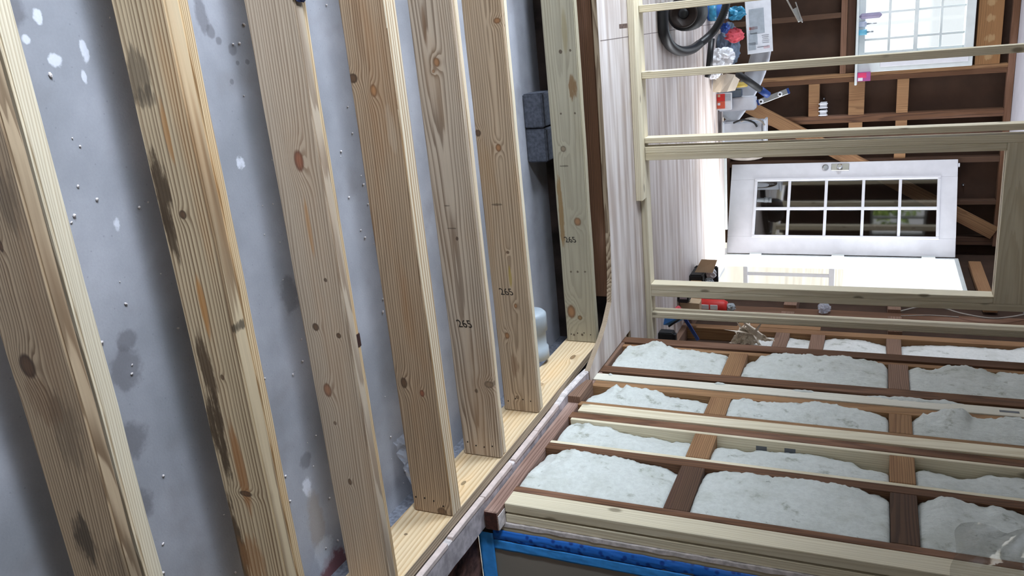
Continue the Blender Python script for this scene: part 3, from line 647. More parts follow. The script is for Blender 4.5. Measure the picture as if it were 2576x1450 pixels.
BT = {
'1a': [(0.04, 0.045), (0.08, 0.04), (0.14, 0.022), (0.17, 0.0), (0.22, -0.012), (0.25, -0.008), (0.32, -0.004), (0.43, 0.001), (0.5, 0.01), (0.58, 0.025), (0.62, 0.033), (0.65, 0.041)],
'1b': [(0.74, 0.026), (0.77, 0.012), (0.82, 0.005), (0.91, -0.002), (0.99, -0.002), (1.05, -0.004), (1.11, -0.006), (1.2, -0.007), (1.28, 0.003), (1.34, 0.016), (1.39, 0.026)],
'1c': [(1.47, 0.039), (1.5, 0.02), (1.55, -0.014), (1.59, -0.011), (1.67, 0.006), (1.74, 0.006), (1.79, 0.022), (2.2, 0.02)],
'2a': [(0.08, 0.02), (0.12, 0.019), (0.18, 0.012), (0.27, 0.021), (0.38, 0.038), (0.46, 0.045), (0.56, 0.051), (0.65, 0.045)],
'2b': [(0.75, 0.054), (0.86, 0.062), (0.96, 0.043), (1.05, 0.036), (1.12, 0.04), (1.19, 0.045), (1.26, 0.056), (1.3, 0.083), (1.38, 0.092)],
'2c': [(1.47, 0.049), (1.53, 0.049), (1.59, 0.066), (1.65, 0.069), (1.73, 0.039), (1.83, 0.037), (2.2, 0.03)],
'3a': [(0.08, 0.079), (0.13, 0.06), (0.17, 0.014), (0.21, -0.017), (0.24, -0.005), (0.26, -0.024), (0.29, -0.015), (0.34, -0.015), (0.41, -0.006), (0.45, 0.019), (0.51, 0.019), (0.57, 0.029), (0.66, 0.033)],
'3b': [(0.77, 0.004), (0.8, -0.009), (0.88, -0.005), (0.95, -0.006), (1.07, -0.012), (1.12, -0.022), (1.18, -0.022), (1.25, -0.01), (1.32, 0.001), (1.36, 0.014), (1.39, 0.023)],
'3c': [(1.48, 0.02), (1.5, 0.002), (1.52, -0.017), (1.53, -0.004), (1.58, -0.031), (1.62, -0.05), (1.66, -0.049), (1.69, -0.021), (1.74, -0.017), (1.8, -0.035), (1.87, -0.036), (2.2, -0.02)],
'4a': [(0.1, 0.02), (0.12, -0.003), (0.23, -0.022), (0.26, -0.04), (0.3, -0.04), (0.33, -0.016), (0.4, -0.004), (0.49, 0.004), (0.58, 0.006), (0.65, 0.018), (0.68, 0.033)],
'4b': [(0.78, 0.039), (0.81, 0.006), (0.85, -0.006), (0.94, -0.019), (1.05, -0.019), (1.17, -0.031), (1.22, -0.024), (1.26, -0.013), (1.34, -0.009), (1.38, 0.008), (1.4, 0.027)],
'4c': [(1.49, 0.013), (1.52, 0.002), (1.57, 0.014), (1.62, -0.007), (1.7, -0.019), (1.77, -0.011), (1.83, 0.013), (1.9, -0.001), (1.94, -0.004), (2.2, 0.0)]}
for bay, (y0, y1) in (('1', (2.434, 2.736)), ('2', (2.810, 3.002)), ('3', (3.190, 3.358)), ('4', (3.608, 3.884))):
    for c, (z0, z1) in (('a', (0.088, 0.653)), ('b', (0.747, 1.388)), ('c', (1.477, 2.34))):
        lo = 0.10 if c == 'a' and bay != '1' else z0
        batt('insulation_batt', y0, y1, BT[bay + c], lo, z1, near=0.006 if bay != '2' else 0.012, seed=ord(bay) + ord(c) * 3)
# the loose tufts that bulge over the stud paled for light
def tuft(z0, z1, h, seed):
    def fn(u, v):
        z = z0 + (z1 - z0) * u; env = math.sin(math.pi * u) ** 0.5 * h * (0.55 + 0.9 * abs(noise.noise(Vector((z * 14, seed, 0)))))
        y = 3.500 - 0.02 * math.sin(math.pi * u) + env * v
        return (1.648 - 0.022 * math.sin(math.pi * v) * math.sin(math.pi * u) + 0.03 * v + 0.004 * noise.noise(Vector((z * 60, y * 60, seed))), y, z)
    return sheet('insulation_tuft', 60, 10, fn, ins_m, wr, (1.65, 3.5, z0), 0.004)
tuft(0.96, 1.12, 0.05, 1.1); tuft(1.20, 1.78, 0.085, 2.7); tuft(0.12, 0.16, 0.05, 4.4); tuft(0.62, 0.72, 0.03, 5.1)
# grade stamps on the new studs
bm_pairs = ((g, 3.0035, 0.90, 1.722), (g, 3.0035, 1.01, 1.718))
for k, (gg, Y, z, X) in enumerate(bm_pairs):
    for j in range(2 if k == 0 else 1):
        box('stamp_mark', (X - 0.045 + 0.026 * j, X - 0.025 + 0.026 * j), (Y - 0.0006, Y + 0.0004), (z, z + 0.042), ink_m, wr, 'z', 0)
box('stamp_mark', (1.6452, 1.6464), (3.455, 3.472), (1.80, 1.87), ink_m, wr, 'z', 0)

# ------------------------------------------------------------------ the masked doorway beside the wall
wd = tag(empty('wall_doorway', (1.8, 2.32, -0.03)), kind='structure')
box('dark_backing', (1.69, 1.745), (2.335, 2.36), (0.02, ZT), hollow_m, wd, 'z', 0)
def ragged(name, x0, x1, y, z0, z1, amp, mat, seed, th=0.012):
    nz = 90; bm = bmesh.new(); rows = []
    for i in range(nz + 1):
        z = z0 + (z1 - z0) * i / nz
        a = x0 + amp * noise.noise(Vector((z * 22, seed, 0))); b = x1 + amp * noise.noise(Vector((z * 17, seed, 9)))
        dy = 0.004 * noise.noise(Vector((z * 40, seed, 4)))
        rows.append([bm.verts.new(c) for c in ((a, y + dy, z), (b, y + dy * 0.5, z), (b, y + th, z), (a, y + th, z))])
    for p, q in zip(rows, rows[1:]):
        for k in range(4): bm.faces.new((p[k], q[k], q[(k + 1) % 4], p[(k + 1) % 4]))
    return link(name, mesh_of(bm, name), mat, wd)
ragged('plaster_edge', 1.733, 1.748, 2.302, 0.05, ZT, 0.0045, plaster_m, 1.0, 0.03)
box('casing', (1.748, 1.80), (2.306, 2.330), (0.045, ZT), plain('casing_beige', srgb(190, 176, 150), 0.7, var=0.08), wd, 'z', 0.002)
ragged('plaster_lump', 1.690, 1.735, 2.285, -0.03, 0.055, 0.012, plaster_m, 3.0, 0.02)
pl = tag(empty('masked_plastic_sheet', (2.2, 2.3, 0.0)), 'grey plastic sheet taped over the doorway with blue masking film', 'plastic sheet')
def wav(x0, x1, z0, z1, y, amp, seed, f=7):
    return lambda u, v: (x0 + (x1 - x0) * u, y + amp * noise.noise(Vector(((x0 + (x1 - x0) * u) * f, (z0 + (z1 - z0) * v) * f * 0.6, seed))), z0 + (z1 - z0) * v)
sheet('sheet', 40, 60, wav(1.80, 2.95, 0.02, 2.3, 2.297, 0.012, 3.0, 5), poly_m, pl, (2.2, 2.3, 0.0))
sheet('masking_film', 8, 120, lambda u, v: (1.762 + 0.045 * u + 0.003 * noise.noise(Vector((v * 30, u * 4, 2))), 2.297 - 0.006 * math.sin(u * 3.1) + 0.004 * noise.noise(Vector((v * 60, u * 6, 1))), 0.035 + 2.25 * v), tape_dots, pl, (1.78, 2.29, 0.0), 0.0008)
sheet('side_tape', 6, 120, lambda u, v: (1.803 + 0.040 * u + 0.002 * noise.noise(Vector((v * 24, u * 4, 7))), 2.288 + 0.003 * noise.noise(Vector((v * 50, u * 5, 5))), 0.03 + 2.25 * v), tape_m, pl, (1.82, 2.29, 0.0), 0.0006)
sheet('bottom_tape', 40, 6, lambda u, v: (1.775 + 1.1 * u, 2.286 + 0.003 * noise.noise(Vector((u * 30, v * 4, 3))), -0.025 + 0.062 * v), tape_m, pl, (1.9, 2.29, 0.0), 0.0006)
box('room_shade_panel', (1.775, 2.95), (2.40, 2.44), (-0.09, 2.3), hollow_m, wd, 'z', 0)  # dark panel stands in for the unlit room behind the sheet

# ------------------------------------------------------------------ the new stud partition
PY0, PY1 = 4.44, 4.529
wp = tag(empty('wall_partition', (0.8, 4.48, 0.07)), kind='structure')
def pbox(name, x0, x1, z0, z1, y0=PY0, y1=PY1, mat=pine_stud, **k): return box(name, (x0, x1), (y0, y1), (z0, z1), mat, wp, **k)
pbox('bottom_plate', -2.6, 1.84, 0.0705, 0.108)
pbox('top_plate', -2.6, 1.84, 2.247, 2.285)
for x in (-2.49, -2.09, -1.69, -1.29, -0.89, -0.49, -0.090, 0.257, 0.617): pbox('stud', x, x + (0.0375 if x < 0.6 else 0.031), 0.1085, 2.246, axis='z')
pbox('king_stud', 0.668, 0.7055, 0.1085, 2.246, axis='z'); pbox('jack_stud', 0.706, 0.7435, 0.1085, 1.868, axis='z')
pbox('jack_stud', 1.4805, 1.518, 0.1085, 1.868, axis='z'); pbox('king_stud', 1.5185, 1.556, 0.1085, 2.246, axis='z')
pbox('stud', 1.657, 1.694, 0.1085, 2.246, axis='z')
pbox('header_board', 0.706, 1.518, 1.8685, 2.06, 4.44, 4.478); pbox('header_board', 0.706, 1.518, 1.8685, 2.06, 4.491, 4.529)
pbox('header_filler', 0.706, 1.518, 1.8685, 2.06, 4.4785, 4.4905, mat=board_m)
lb = box('loose_board', (-2.4, 0.957), (4.345, 4.432), (0.0705, 0.109), pine_stud, None, 'x', 0.003)
tag(lb, 'loose pine board lying flat on the subfloor along the stud partition', 'board')

# ------------------------------------------------------------------ far room shell
wf = tag(empty('wall_far_right', (2.15, 5.5, 0.07)), kind='structure')
box('sheathing', (2.19, 2.20), (4.06, 6.34), (0.04, 2.285), board_m, wf, 'z', 0)
def fbox(name, y0, y1, z0, z1, mat, x0=2.1, x1=2.19, **k): return box(name, (x0, x1), (y0, y1), (z0, z1), mat, wf, **k)
fbox('sole_plate', 4.1, 6.30, 0.0705, 0.11, old_grey)
fbox('old_stud', 4.56, 4.60, 0.1105, 2.28, old_tan); fbox('old_stud', 4.84, 4.90, 0.1105, 2.28, old_dark)
fbox('old_stud', 5.36, 5.435, 0.1105, 2.28, old_tan)
fbox('old_stud', 5.79, 5.93, 0.1105, 2.28, old_red, 2.125)
fbox('old_stud', 6.27, 6.33, 0.1105, 2.28, old_dark)
fbox('sister_board', 5.436, 5.50, 0.45, 1.0, old_tan, 2.098, 2.14)
for z0, z1 in ((0.722, 0.812), (0.948, 1.036), (1.406, 1.492)): fbox('block', 4.901, 5.359, z0, z1, old_grey, axis='y')
for z0, z1 in ((0.712, 0.803), (1.417, 1.503)): fbox('block', 5.50, 5.789, z0, z1, old_grey, axis='y'); fbox('block', 5.931, 6.269, z0, z1, old_grey, axis='y')
fbox('nailer', 4.93, 5.10, 0.13, 0.70, pine_stud, 2.14, 2.185); fbox('nailer', 4.905, 4.93, 0.1105, 0.70, white_trim, 2.11, 2.185)
def batt2(z0, z1, pts, seed):
    def far(z):
        if z <= pts[0][0]: return pts[0][1]
        for (a, da), (b, db) in zip(pts, pts[1:]):
            if z <= b: return da + (db - da) * (z - a) / (b - a)
        return pts[-1][1]
    def fn(u, v):
        z = z0 + (z1 - z0) * u; y = 4.902 + (5.357 - 4.902) * v
        return (2.104 + far(z) * v ** 1.4 - 0.012 * math.sin(3.14 * v) + 0.006 * noise.noise(Vector((z * 20, y * 20, seed))) + 0.004 * noise.noise(Vector((z * 70, y * 40, seed))), y, z)
    return sheet('insulation_batt', 60, 12, fn, ins_lit, wf, (2.12, 5.1, z0), 0.03)
batt2(0.60, 0.721, [(0.6, 0.07)], 1); batt2(0.813, 0.947, [(0.81, 0.03), (0.93, 0.042)], 2)
batt2(1.037, 1.405, [(1.04, 0.03), (1.1, 0.015), (1.26, 0.018), (1.33, 0.03), (1.41, 0.05)], 3)
batt2(1.493, 2.28, [(1.5, 0.046), (1.6, 0.03), (1.81, 0.018), (2.1, 0.022), (2.17, 0.0)], 4)
# doorway in that wall, and the open door
d1 = tag(empty('door_1', (2.1, 7.25, 0.07)), kind='structure')
box('jamb', (2.09, 2.20), (7.205, 7.235), (0.07, 1.95), white_trim, d1, 'z', 0.003)
box('jamb', (2.09, 2.20), (6.34, 6.37), (0.07, 1.95), white_trim, d1, 'z', 0.003)
box('head_jamb', (2.09, 2.20), (6.371, 7.204), (1.918, 1.95), white_trim, d1, 'y', 0.003)
box('sill', (2.11, 2.24), (6.371, 7.204), (0.045, 0.068), grey_metal, d1, 'y', 0.003)
box('head_board', (2.13, 2.17), (6.15, 7.30), (2.03, 2.12), old_tan, wf, 'y', 0.003)
box('head_sheathing', (2.19, 2.20), (6.30, 7.76), (1.951, 2.285), board_m, wf, 'y', 0)
box('corner_sheathing', (2.19, 2.20), (7.236, 7.76), (0.04, 1.95), board_m, wf, 'z', 0)
U = Vector((-0.74, 0.37, 0)).normalized(); NN = Vector((-U.y, U.x, 0)); NN = NN if NN.y < 0 else -NN
def dpt(s, z, t=0.0): return Vector((2.1, 7.25, z)) + U * s + NN * t
def dbox(name, s0, s1, z0, z1, t0, t1, mat, parent, bev=0.003):
    c = dpt((s0 + s1) / 2, (z0 + z1) / 2, (t0 + t1) / 2)
    return obox(name, c, (U, (0, 0, 1)), (s1 - s0, abs(t1 - t0), z1 - z0), mat, parent, bev)
leaf = empty('door_leaf', dpt(0.42, 0.08)); leaf.parent = d1; leaf.location = dpt(0.42, 0.08) - d1.location
W0, W1, Z0, Z1 = 0.012, 0.852, 0.076, 1.93; G0, G1, H0, H1 = 0.172, 0.702, 0.30, 1.796
dbox('stile', W0, G0, Z0, Z1, 0.0, -0.04, white_paint, leaf); dbox('stile', G1, W1, Z0, Z1, 0.0, -0.04, white_paint, leaf)
dbox('rail', G0, G1, Z0, H0, 0.0, -0.04, white_paint, leaf, 0.0005); dbox('rail', G0, G1, H1, Z1, 0.0, -0.04, white_paint, leaf, 0.0005)
for a, b, c_, d_ in ((G0 - 0.012, G0 + 0.014, H0 - 0.012, H1 + 0.012), (G1 - 0.014, G1 + 0.012, H0 - 0.012, H1 + 0.012)): dbox('glazing_bead', a, b, c_, d_, 0.010, -0.03, white_paint, leaf, 0.005)
for c_, d_ in ((H0 - 0.012, H0 + 0.014), (H1 - 0.014, H1 + 0.012)): dbox('glazing_bead', G0 + 0.012, G1 - 0.012, c_, d_, 0.010, -0.03, white_paint, leaf, 0.005)
ms = (0.596, 0.907, 1.211, 1.500); xs = (G0, 0.432, G1); zs = (H0,) + ms + (H1,)
for z in ms: dbox('muntin', G0 + 0.010, G1 - 0.010, z - 0.012, z + 0.012, 0.006, -0.02, white_paint, leaf, 0.004)
dbox('muntin', 0.420, 0.444, H0 + 0.01, H1 - 0.01, 0.0058, -0.0202, white_paint, leaf, 0.004)
for i in range(2):
    for k in range(5): dbox('pane', xs[i] + 0.004, xs[i + 1] - 0.004, zs[k] + 0.004, zs[k + 1] - 0.004, -0.016, -0.0195, door_glass, leaf, 0)
dead = dpt(0.803, 0.892); 
def on_door(name, s, z, t, r, d, mat):
    bm = bmesh.new(); lathe_bm(bm, [(r * 0.6, d), (r, d * 0.6), (r, 0)][::-1], 18, 'z')
    o = link(name, mesh_of(bm, name, False), mat, leaf, dpt(s, z, t)); o.rotation_euler = NN.to_track_quat('Z', 'Y').to_euler(); return o
on_door('deadbolt', 0.803, 0.892, 0.0005, 0.028, 0.016, grey_metal)
dbox('handle_plate', 0.772, 0.836, 0.940, 1.088, 0.007, 0.0, steel_m, leaf, 0.003)
on_door('handle', 0.803, 1.010, 0.008, 0.024, 0.045, steel_m)
dbox('latch_strike', 0.79, 0.82, 1.93, 1.945, -0.005, -0.03, white_paint, leaf, 0.002)
for z in (0.34, 1.03, 1.73): box('hinge', (2.075, 2.092), (7.195, 7.25), (z - 0.05, z + 0.05), white_trim, d1, 'z', 0.002)

wbk = tag(empty('wall_back', (0.5, 7.7, 0.07)), kind='structure')
YB0, YB1 = 7.655, 7.745
def bbox(name, x0, x1, z0, z1, mat, y0=YB0, y1=YB1, **k): return box(name, (x0, x1), (y0, y1), (z0, z1), mat, wbk, **k)
bbox('sheathing_left', -2.9, -0.42, 0.0, 2.285, board_m, YB1, YB1 + 0.012, axis='z', bevel=0)
bbox('sheathing_sill', -0.42, 0.47, 0.0, 1.11, board_m, YB1, YB1 + 0.012, axis='z', bevel=0)
bbox('sheathing_head', -0.42, 0.47, 1.97, 2.285, board_m, YB1, YB1 + 0.012, axis='z', bevel=0)
bbox('sheathing_right', 0.47, 2.2, 0.0, 2.285, board_m, YB1, YB1 + 0.012, axis='z', bevel=0)
bbox('sole_plate', -2.9, 2.1, 0.0, 0.05, old_dark)
bbox('top_plate', -2.9, 2.1, 2.235, 2.284, old_red)
for x0, x1, m in ((-2.4, -2.36, old_dark), (-1.6, -1.56, old_red), (-0.9, -0.86, old_red), (0.935, 0.998, old_red), (1.10, 1.135, old_dark), (1.325, 1.372, old_dark), (1.70, 1.735, old_dark), (2.02, 2.09, old_dark)):
    bbox('stud', x0, x1, 0.0505, 2.2345, m, axis='z')
bbox('stud', 0.580, 0.612, 0.0505, 2.2345, old_tan, axis='z'); bbox('stud', 0.613, 0.652, 0.0505, 2.2345, old_red, axis='z')
bbox('stud', 0.075, 0.118, 0.0505, 0.985, old_dark, axis='z')
bbox('rough_sill', -0.5, 0.579, 0.986, 1.035, old_red); bbox('sill_board', -0.5, 0.579, 1.036, 1.10, old_dark, y0=YB0 + 0.02)
HM = [('stain', x - 0.0395, 0.002, 0.030, 0.034, (0.42, 0.27, 0.13), 0.75) for x in (0.0, 0.104, 0.224, 0.376, 0.52)]
header_m = wood('header_wood', srgb(150, 108, 66), srgb(104, 70, 42), 120, late=0.4, vary=0.5, marks=HM)
bbox('header', -0.5, 0.579, 2.00, 2.175, header_m, axis='x'); bbox('stud', -0.54, -0.501, 0.0505, 2.2345, old_dark, axis='z')
for x0, x1, z0, z1, m in ((0.653, 0.934, 0.737, 0.826, old_tan), (0.653, 0.934, 1.064, 1.19, old_tan), (0.653, 0.934, 1.44, 1.53, old_tan), (0.999, 1.099, 1.07, 1.18, old_tan), (0.999, 1.099, 1.44, 1.53, old_tan), (1.136, 1.324, 1.44, 1.53, old_tan)):
    bbox('block', x0, x1, z0, z1, m, axis='z')
ba, bb = Vector((0.80, YB0 - 0.011, 0.20)), Vector((1.98, YB0 - 0.011, 2.24))
dd = bb - ba
obox('brace', (ba + bb) / 2, (dd, (0, -1, 0)), (dd.length, 0.115, 0.020), old_tan, wbk)
for X, Z, k in ((0.79, 0.86, 1), (1.58, 1.99, 2), (1.45, 1.93, 3)):
    lathe('nail_tip', [(0.012, 0), (0.005, -0.03)], grey_metal, (X, YB1 - 0.001, Z), wbk, 'y', 8)
# window
w1 = tag(empty('window_1', (0.08, 7.66, 1.11)), kind='structure')
WX0, WX1, WZ0, WZ1 = -0.40, 0.445, 1.178, 1.912
box('jamb', (WX1, 0.578), (7.60, 7.76), (1.128, 1.978), white_trim, w1, 'z', 0.004)
box('jamb_stop', (0.50, 0.54), (7.592, 7.60), (1.30, 1.95), white_paint, w1, 'z', 0.003)
box('jamb', (-0.49, WX0), (7.60, 7.76), (1.128, 1.978), white_trim, w1, 'z', 0.004)
box('head', (WX0, WX1), (7.60, 7.76), (WZ1, 1.978), white_trim, w1, 'x', 0.004)
box('window_sill', (-0.56, 0.675), (7.545, 7.76), (1.108, 1.128), white_trim, w1, 'x', 0.004)
box('bottom_rail', (WX0, WX1), (7.64, 7.70), (1.1285, WZ0), white_trim, w1, 'x', 0.003)
def sash(z0, z1, y):
    st = 0.03
    box('sash_stile', (WX0, WX0 + st), (y, y + 0.035), (z0, z1), white_trim, w1, 'z', 0.003); box('sash_stile', (WX1 - st, WX1), (y, y + 0.035), (z0, z1), white_trim, w1, 'z', 0.003)
    mid = (z0 + z1) / 2
    box('muntin', (WX0 + st, WX1 - st), (y + 0.005, y + 0.03), (mid - 0.009, mid + 0.009), white_trim, w1, 'x', 0.003)
    for x in (-0.10, 0.107, 0.315): box('muntin', (x - 0.009, x + 0.009), (y + 0.0055, y + 0.0295), (z0, z1), white_trim, w1, 'z', 0.003)
    box('glass', (WX0 + st, WX1 - st), (y + 0.016, y + 0.019), (z0, z1), glass_m, w1, 'x', 0)
sash(WZ0, 1.543, 7.645); box('meeting_rail', (WX0, WX1), (7.645, 7.715), (1.5435, 1.574), white_trim, w1, 'x', 0.003); sash(1.5745, WZ1, 7.69)
ce = tag(empty('ceiling', (0, 5, 2.286)), kind='structure')
box('ceiling_board', (-2.9, 2.3), (4.4, 7.8), (2.286, 2.34), ceiling_m, ce, 'x', 0)
box('bare_sheathing', (-2.9, 3.0), (-2.0, 4.399), (2.34, 2.36), board_m, ce, 'x', 0)
for k in range(15): box('ceiling_joist', (-2.9, 3.0), (-1.8 + 0.42 * k, -1.76 + 0.42 * k), (2.2, 2.339), old_dark, ce, 'x', 0) if not 4.3 < -1.8 + 0.42 * k else None
# the side and rear walls behind the camera, with their openings
wl = tag(empty('wall_left', (-2.85, 3, 0)), kind='structure')
def lbox(y0, y1, z0, z1): box('wall_panel', (-2.9, -2.8), (y0, y1), (z0, z1), board_m, wl, 'y', 0)
for a, b in ((-2.0, 0.1), (1.0, 1.33), (2.25, 2.85), (4.05, 5.1), (6.5, 7.8)): lbox(a, b, -0.41, 2.286)
for a, b, z0, z1 in ((0.1, 1.0, 0.75, 2.1), (1.33, 2.25, 1.25, 2.1), (2.85, 4.05, 0.1, 2.05), (5.1, 6.5, 0.95, 2.05)): lbox(a, b, -0.41, z0); lbox(a, b, z1, 2.286)
w2 = tag(empty('window_2', (-2.85, 1.79, 1.25)), kind='structure')
for y in (1.33, 1.78, 2.21): box('sash_stile', (-2.88, -2.84), (y, y + 0.04), (1.25, 2.1), white_trim, w2, 'z', 0.003)
for z in (1.25, 1.66, 2.06): box('sash_rail', (-2.88, -2.84), (1.37, 2.21), (z, z + 0.04), white_trim, w2, 'y', 0.003)

wrr = tag(empty('wall_rear', (0, -2.05, 0)), kind='structure')
box('wall_panel', (-2.9, -0.9), (-2.1, -2.0), (-0.41, 2.286), board_m, wrr, 'z', 0); box('wall_panel', (1.3, 3.0), (-2.1, -2.0), (-0.41, 2.286), board_m, wrr, 'z', 0)
box('wall_panel', (-0.9, 1.3), (-2.1, -2.0), (-0.41, 0.75), board_m, wrr, 'x', 0); box('wall_panel', (-0.9, 1.3), (-2.1, -2.0), (2.15, 2.286), board_m, wrr, 'x', 0)  # rear opening added for the fill lamp
box('wall_side', (2.96, 3.0), (-2.0, 2.8), (-0.41, 2.286), board_m, None, 'y', 0)['kind'] = 'structure'
# ------------------------------------------------------------------ outside
box('ground', (-40, 40), (-30, 60), (-0.62, -0.55), plain('outdoor_ground', srgb(196, 190, 176), 0.9, var=0.15, scale=0.6), None, 'x', 0)['kind'] = 'structure'
dk = tag(empty('deck', (3.0, 6.8, -0.2)), kind='structure')
for i in range(14): box('plank', (2.25, 4.4), (5.2 + 0.145 * i, 5.338 + 0.145 * i), (-0.03, 0.0), plain('deck_grey', srgb(200, 200, 206), 0.7), dk, 'x', 0.003)
rl = tag(empty('railing', (3.6, 8.0, 0.0)), 'white porch railing outside the open doorway', 'railing')
box('top_rail', (2.3, 4.4), (8.1, 8.16), (0.92, 0.97), white_paint, rl); box('bottom_rail', (2.3, 4.4), (8.1, 8.16), (0.10, 0.14), white_paint, rl)
for i in range(14): box('baluster', (2.4 + 0.14 * i, 2.43 + 0.14 * i), (8.115, 8.145), (0.14, 0.92), white_paint, rl, 'z')
box('post', (2.30, 2.39), (8.09, 8.17), (-0.2, 1.0), white_paint, rl, 'z')
leaf_m = plain('leaf_green', srgb(170, 200, 104), 0.6, var=0.4, scale=12)
for i, (x, y, z, s) in enumerate(((-6.4, -1.3, 1.5, 1.0), (-6.6, 1.2, 1.7, 1.15))):
    b = empty('bush', (x, y, -0.55)); tag(b, ('leafy green bush outside the left window, nearer the camera', 'taller leafy bush outside the left window')[i], 'bush')
    bm = bmesh.new()
    for k in range(900):
        v = Vector((R_.gauss(0, 1), R_.gauss(0, 1), R_.gauss(0, 1))).normalized() * s * R_.uniform(0.6, 1.0)
        m = Matrix.Translation(Vector((0, 0, z + 0.55)) + v) @ Matrix.Rotation(R_.uniform(0, 6), 4, Vector((R_.random(), R_.random(), R_.random() + 0.1)).normalized())
        q = [bm.verts.new(m @ Vector(c)) for c in ((-0.10, 0, 0), (0, 0.05, 0.02), (0.10, 0, 0), (0, -0.05, 0.02))]; bm.faces.new(q)
    link('foliage', mesh_of(bm, 'foliage'), leaf_m, b, (x, y, -0.55))
    tube('trunk', [(x, y, -0.55), (x + 0.05, y, 0.4), (x, y, z - 0.3)], [0.07, 0.06, 0.04], old_grey, b)

# ------------------------------------------------------------------ tools and clutter along the back wall
FZ = 0.07
va = tag(empty('vacuum', (-0.03, 5.34, FZ)), 'black shop vacuum lying on the subfloor inside the looped hose', 'vacuum')
lathe('drum', [(0.085, -0.13), (0.105, -0.115), (0.108, 0.0), (0.105, 0.1), (0.088, 0.118)], black_m, (-0.03, 5.36, 0.181), va, 'y', 28)
lathe('end_cap', [(0.086, -0.008), (0.080, -0.016), (0.07, -0.004)], plain('brown_rubber', srgb(44, 32, 28), 0.6, var=0.2), (-0.03, 5.230, 0.181), va, 'y', 28)
lathe('hub', [(0.035, 0.0), (0.030, -0.012), (0.012, -0.016)], hose_m, (-0.03, 5.226, 0.181), va, 'y', 18)
hp = [(-0.10, 5.02, 0.105), (0.0, 5.01, 0.103), (0.075, 5.03, 0.103), (0.15, 5.17, 0.103), (0.20, 5.45, 0.104), (0.208, 5.80, 0.106), (0.185, 6.05, 0.11), (0.135, 6.12, 0.17), (0.07, 6.14, 0.225), (-0.03, 6.15, 0.275), (-0.15, 6.17, 0.30)]
hz = tag(empty('vacuum_hose', (0.1, 5.5, FZ)), 'thick black vacuum hose looped on the pale subfloor', 'hose')
tube('smooth_hose', spline(hp[:7], 10), 0.032, hose_m, hz, 14); tube('ribbed_hose', spline(hp[6:], 16), 0.030, hose_m, hz, 14, 0.12)
wn = tag(empty('vacuum_wand', (0.3, 6.35, FZ)), 'straight black vacuum wand lying on the floor behind the hose', 'wand')
tube('wand_tube', [(0.165, 6.45, 0.125), (0.40, 6.41, 0.105)], 0.024, hose_m, wn, 14); tube('nozzle', [(0.40, 6.41, 0.105), (0.445, 6.40, 0.095)], [0.026, 0.02], black_m, wn, 14)
tb = tag(empty('plastic_tub', (-0.02, 6.6, FZ)), 'blue water bottle tub standing behind the ribbed hose', 'tub')
lathe('body', [(0.050, 0.0), (0.062, 0.006), (0.064, 0.05), (0.060, 0.08), (0.064, 0.11), (0.055, 0.135)], blue_m, (-0.025, 6.62, FZ), tb, 'z', 20)
lathe('label', [(0.0655, 0.02), (0.0655, 0.075)], teal_m, (-0.025, 6.62, FZ), tb, 'z', 20); lathe('lid', [(0.056, 0.0), (0.058, 0.004), (0.056, 0.012)], pvc_m, (-0.025, 6.62, 0.206), tb, 'z', 20)
tag(crumple('wrapper', (0.0, 6.74, 0.26), (0.06, 0.04, 0.085), teal_m, 2, None, 0.5, 3), 'crumpled teal plastic wrapper beside the blue tub', 'wrapper')
tag(crumple('pink_cloth', (0.165, 6.78, 0.245), (0.062, 0.05, 0.085), pink_m, 5, None, 0.5, 3), 'bunched pink red cloth on top of the pile', 'cloth')
tag(crumple('blue_glove', (0.10, 6.70, 0.185), (0.045, 0.04, 0.045), dkblue_m, 9, None, 0.55, 3), 'crumpled dark blue glove under the pink cloth', 'glove')
tag(crumple('grey_bag', (0.25, 6.98, 0.165), (0.20, 0.12, 0.095), slate_m, 4, None, 0.35, 4, 2.0, -0.095), 'slate grey tool bag at the base of the clutter pile', 'bag')
tag(crumple('white_bag', (0.315, 6.60, 0.178), (0.085, 0.07, 0.105), bag_m, 11, None, 0.42, 4, 1.6, -0.106), 'crumpled white plastic bag in front of the foam sheet', 'bag')
tag(crumple('white_bag', (0.435, 6.55, 0.122), (0.045, 0.04, 0.052), bag_m, 15, None, 0.42, 3, 1.6, -0.0515), 'smaller white plastic bag below the black handle tube', 'bag')
tag(crumple('dark_bag', (0.52, 6.76, 0.130), (0.06, 0.05, 0.06), black_m, 21, None, 0.4, 3, 1.6, -0.059), 'dark cloth bag behind the cream paper sack', 'bag')
bs_ = tag(empty('box_panel', (0.11, 7.2, FZ)), 'large white printed cardboard box panel leaning on the back wall', 'cardboard')
pc, pu, pv = Vector((0.118, 7.23, 0.372)), Vector((0.420, 0.0, 0.02)), Vector((-0.02, 0.07, 0.20))
pn = pu.cross(pv).normalized(); pn = pn if pn.y < 0 else -pn
def pq(a, b, t=0.0): return pc + pu * a + pv * b + pn * t
obox('panel', pc, (pu, pv), (0.43, 0.010, 0.208), paper_m, bs_, 0.002)
def pp(name, a, b, w, h, mat): return obox(name, pq(a, b, 0.0058), (pu, pv), (w, 0.0012, h), mat, bs_, 0)
pp('grey_field', -0.10, -0.08, 0.20, 0.12, grey_print); pp('orange_bar', 0.02, -0.22, 0.024, 0.066, orange_m)
pp('drawing', 0.22, -0.25, 0.10, 0.07, grey_print); pp('drawing', 0.36, -0.30, 0.06, 0.06, grey_print)
for k in range(5): pp('text_line', 0.19 + 0.035 * k, 0.22, 0.003, 0.06 - 0.006 * (k % 3), ink_m)
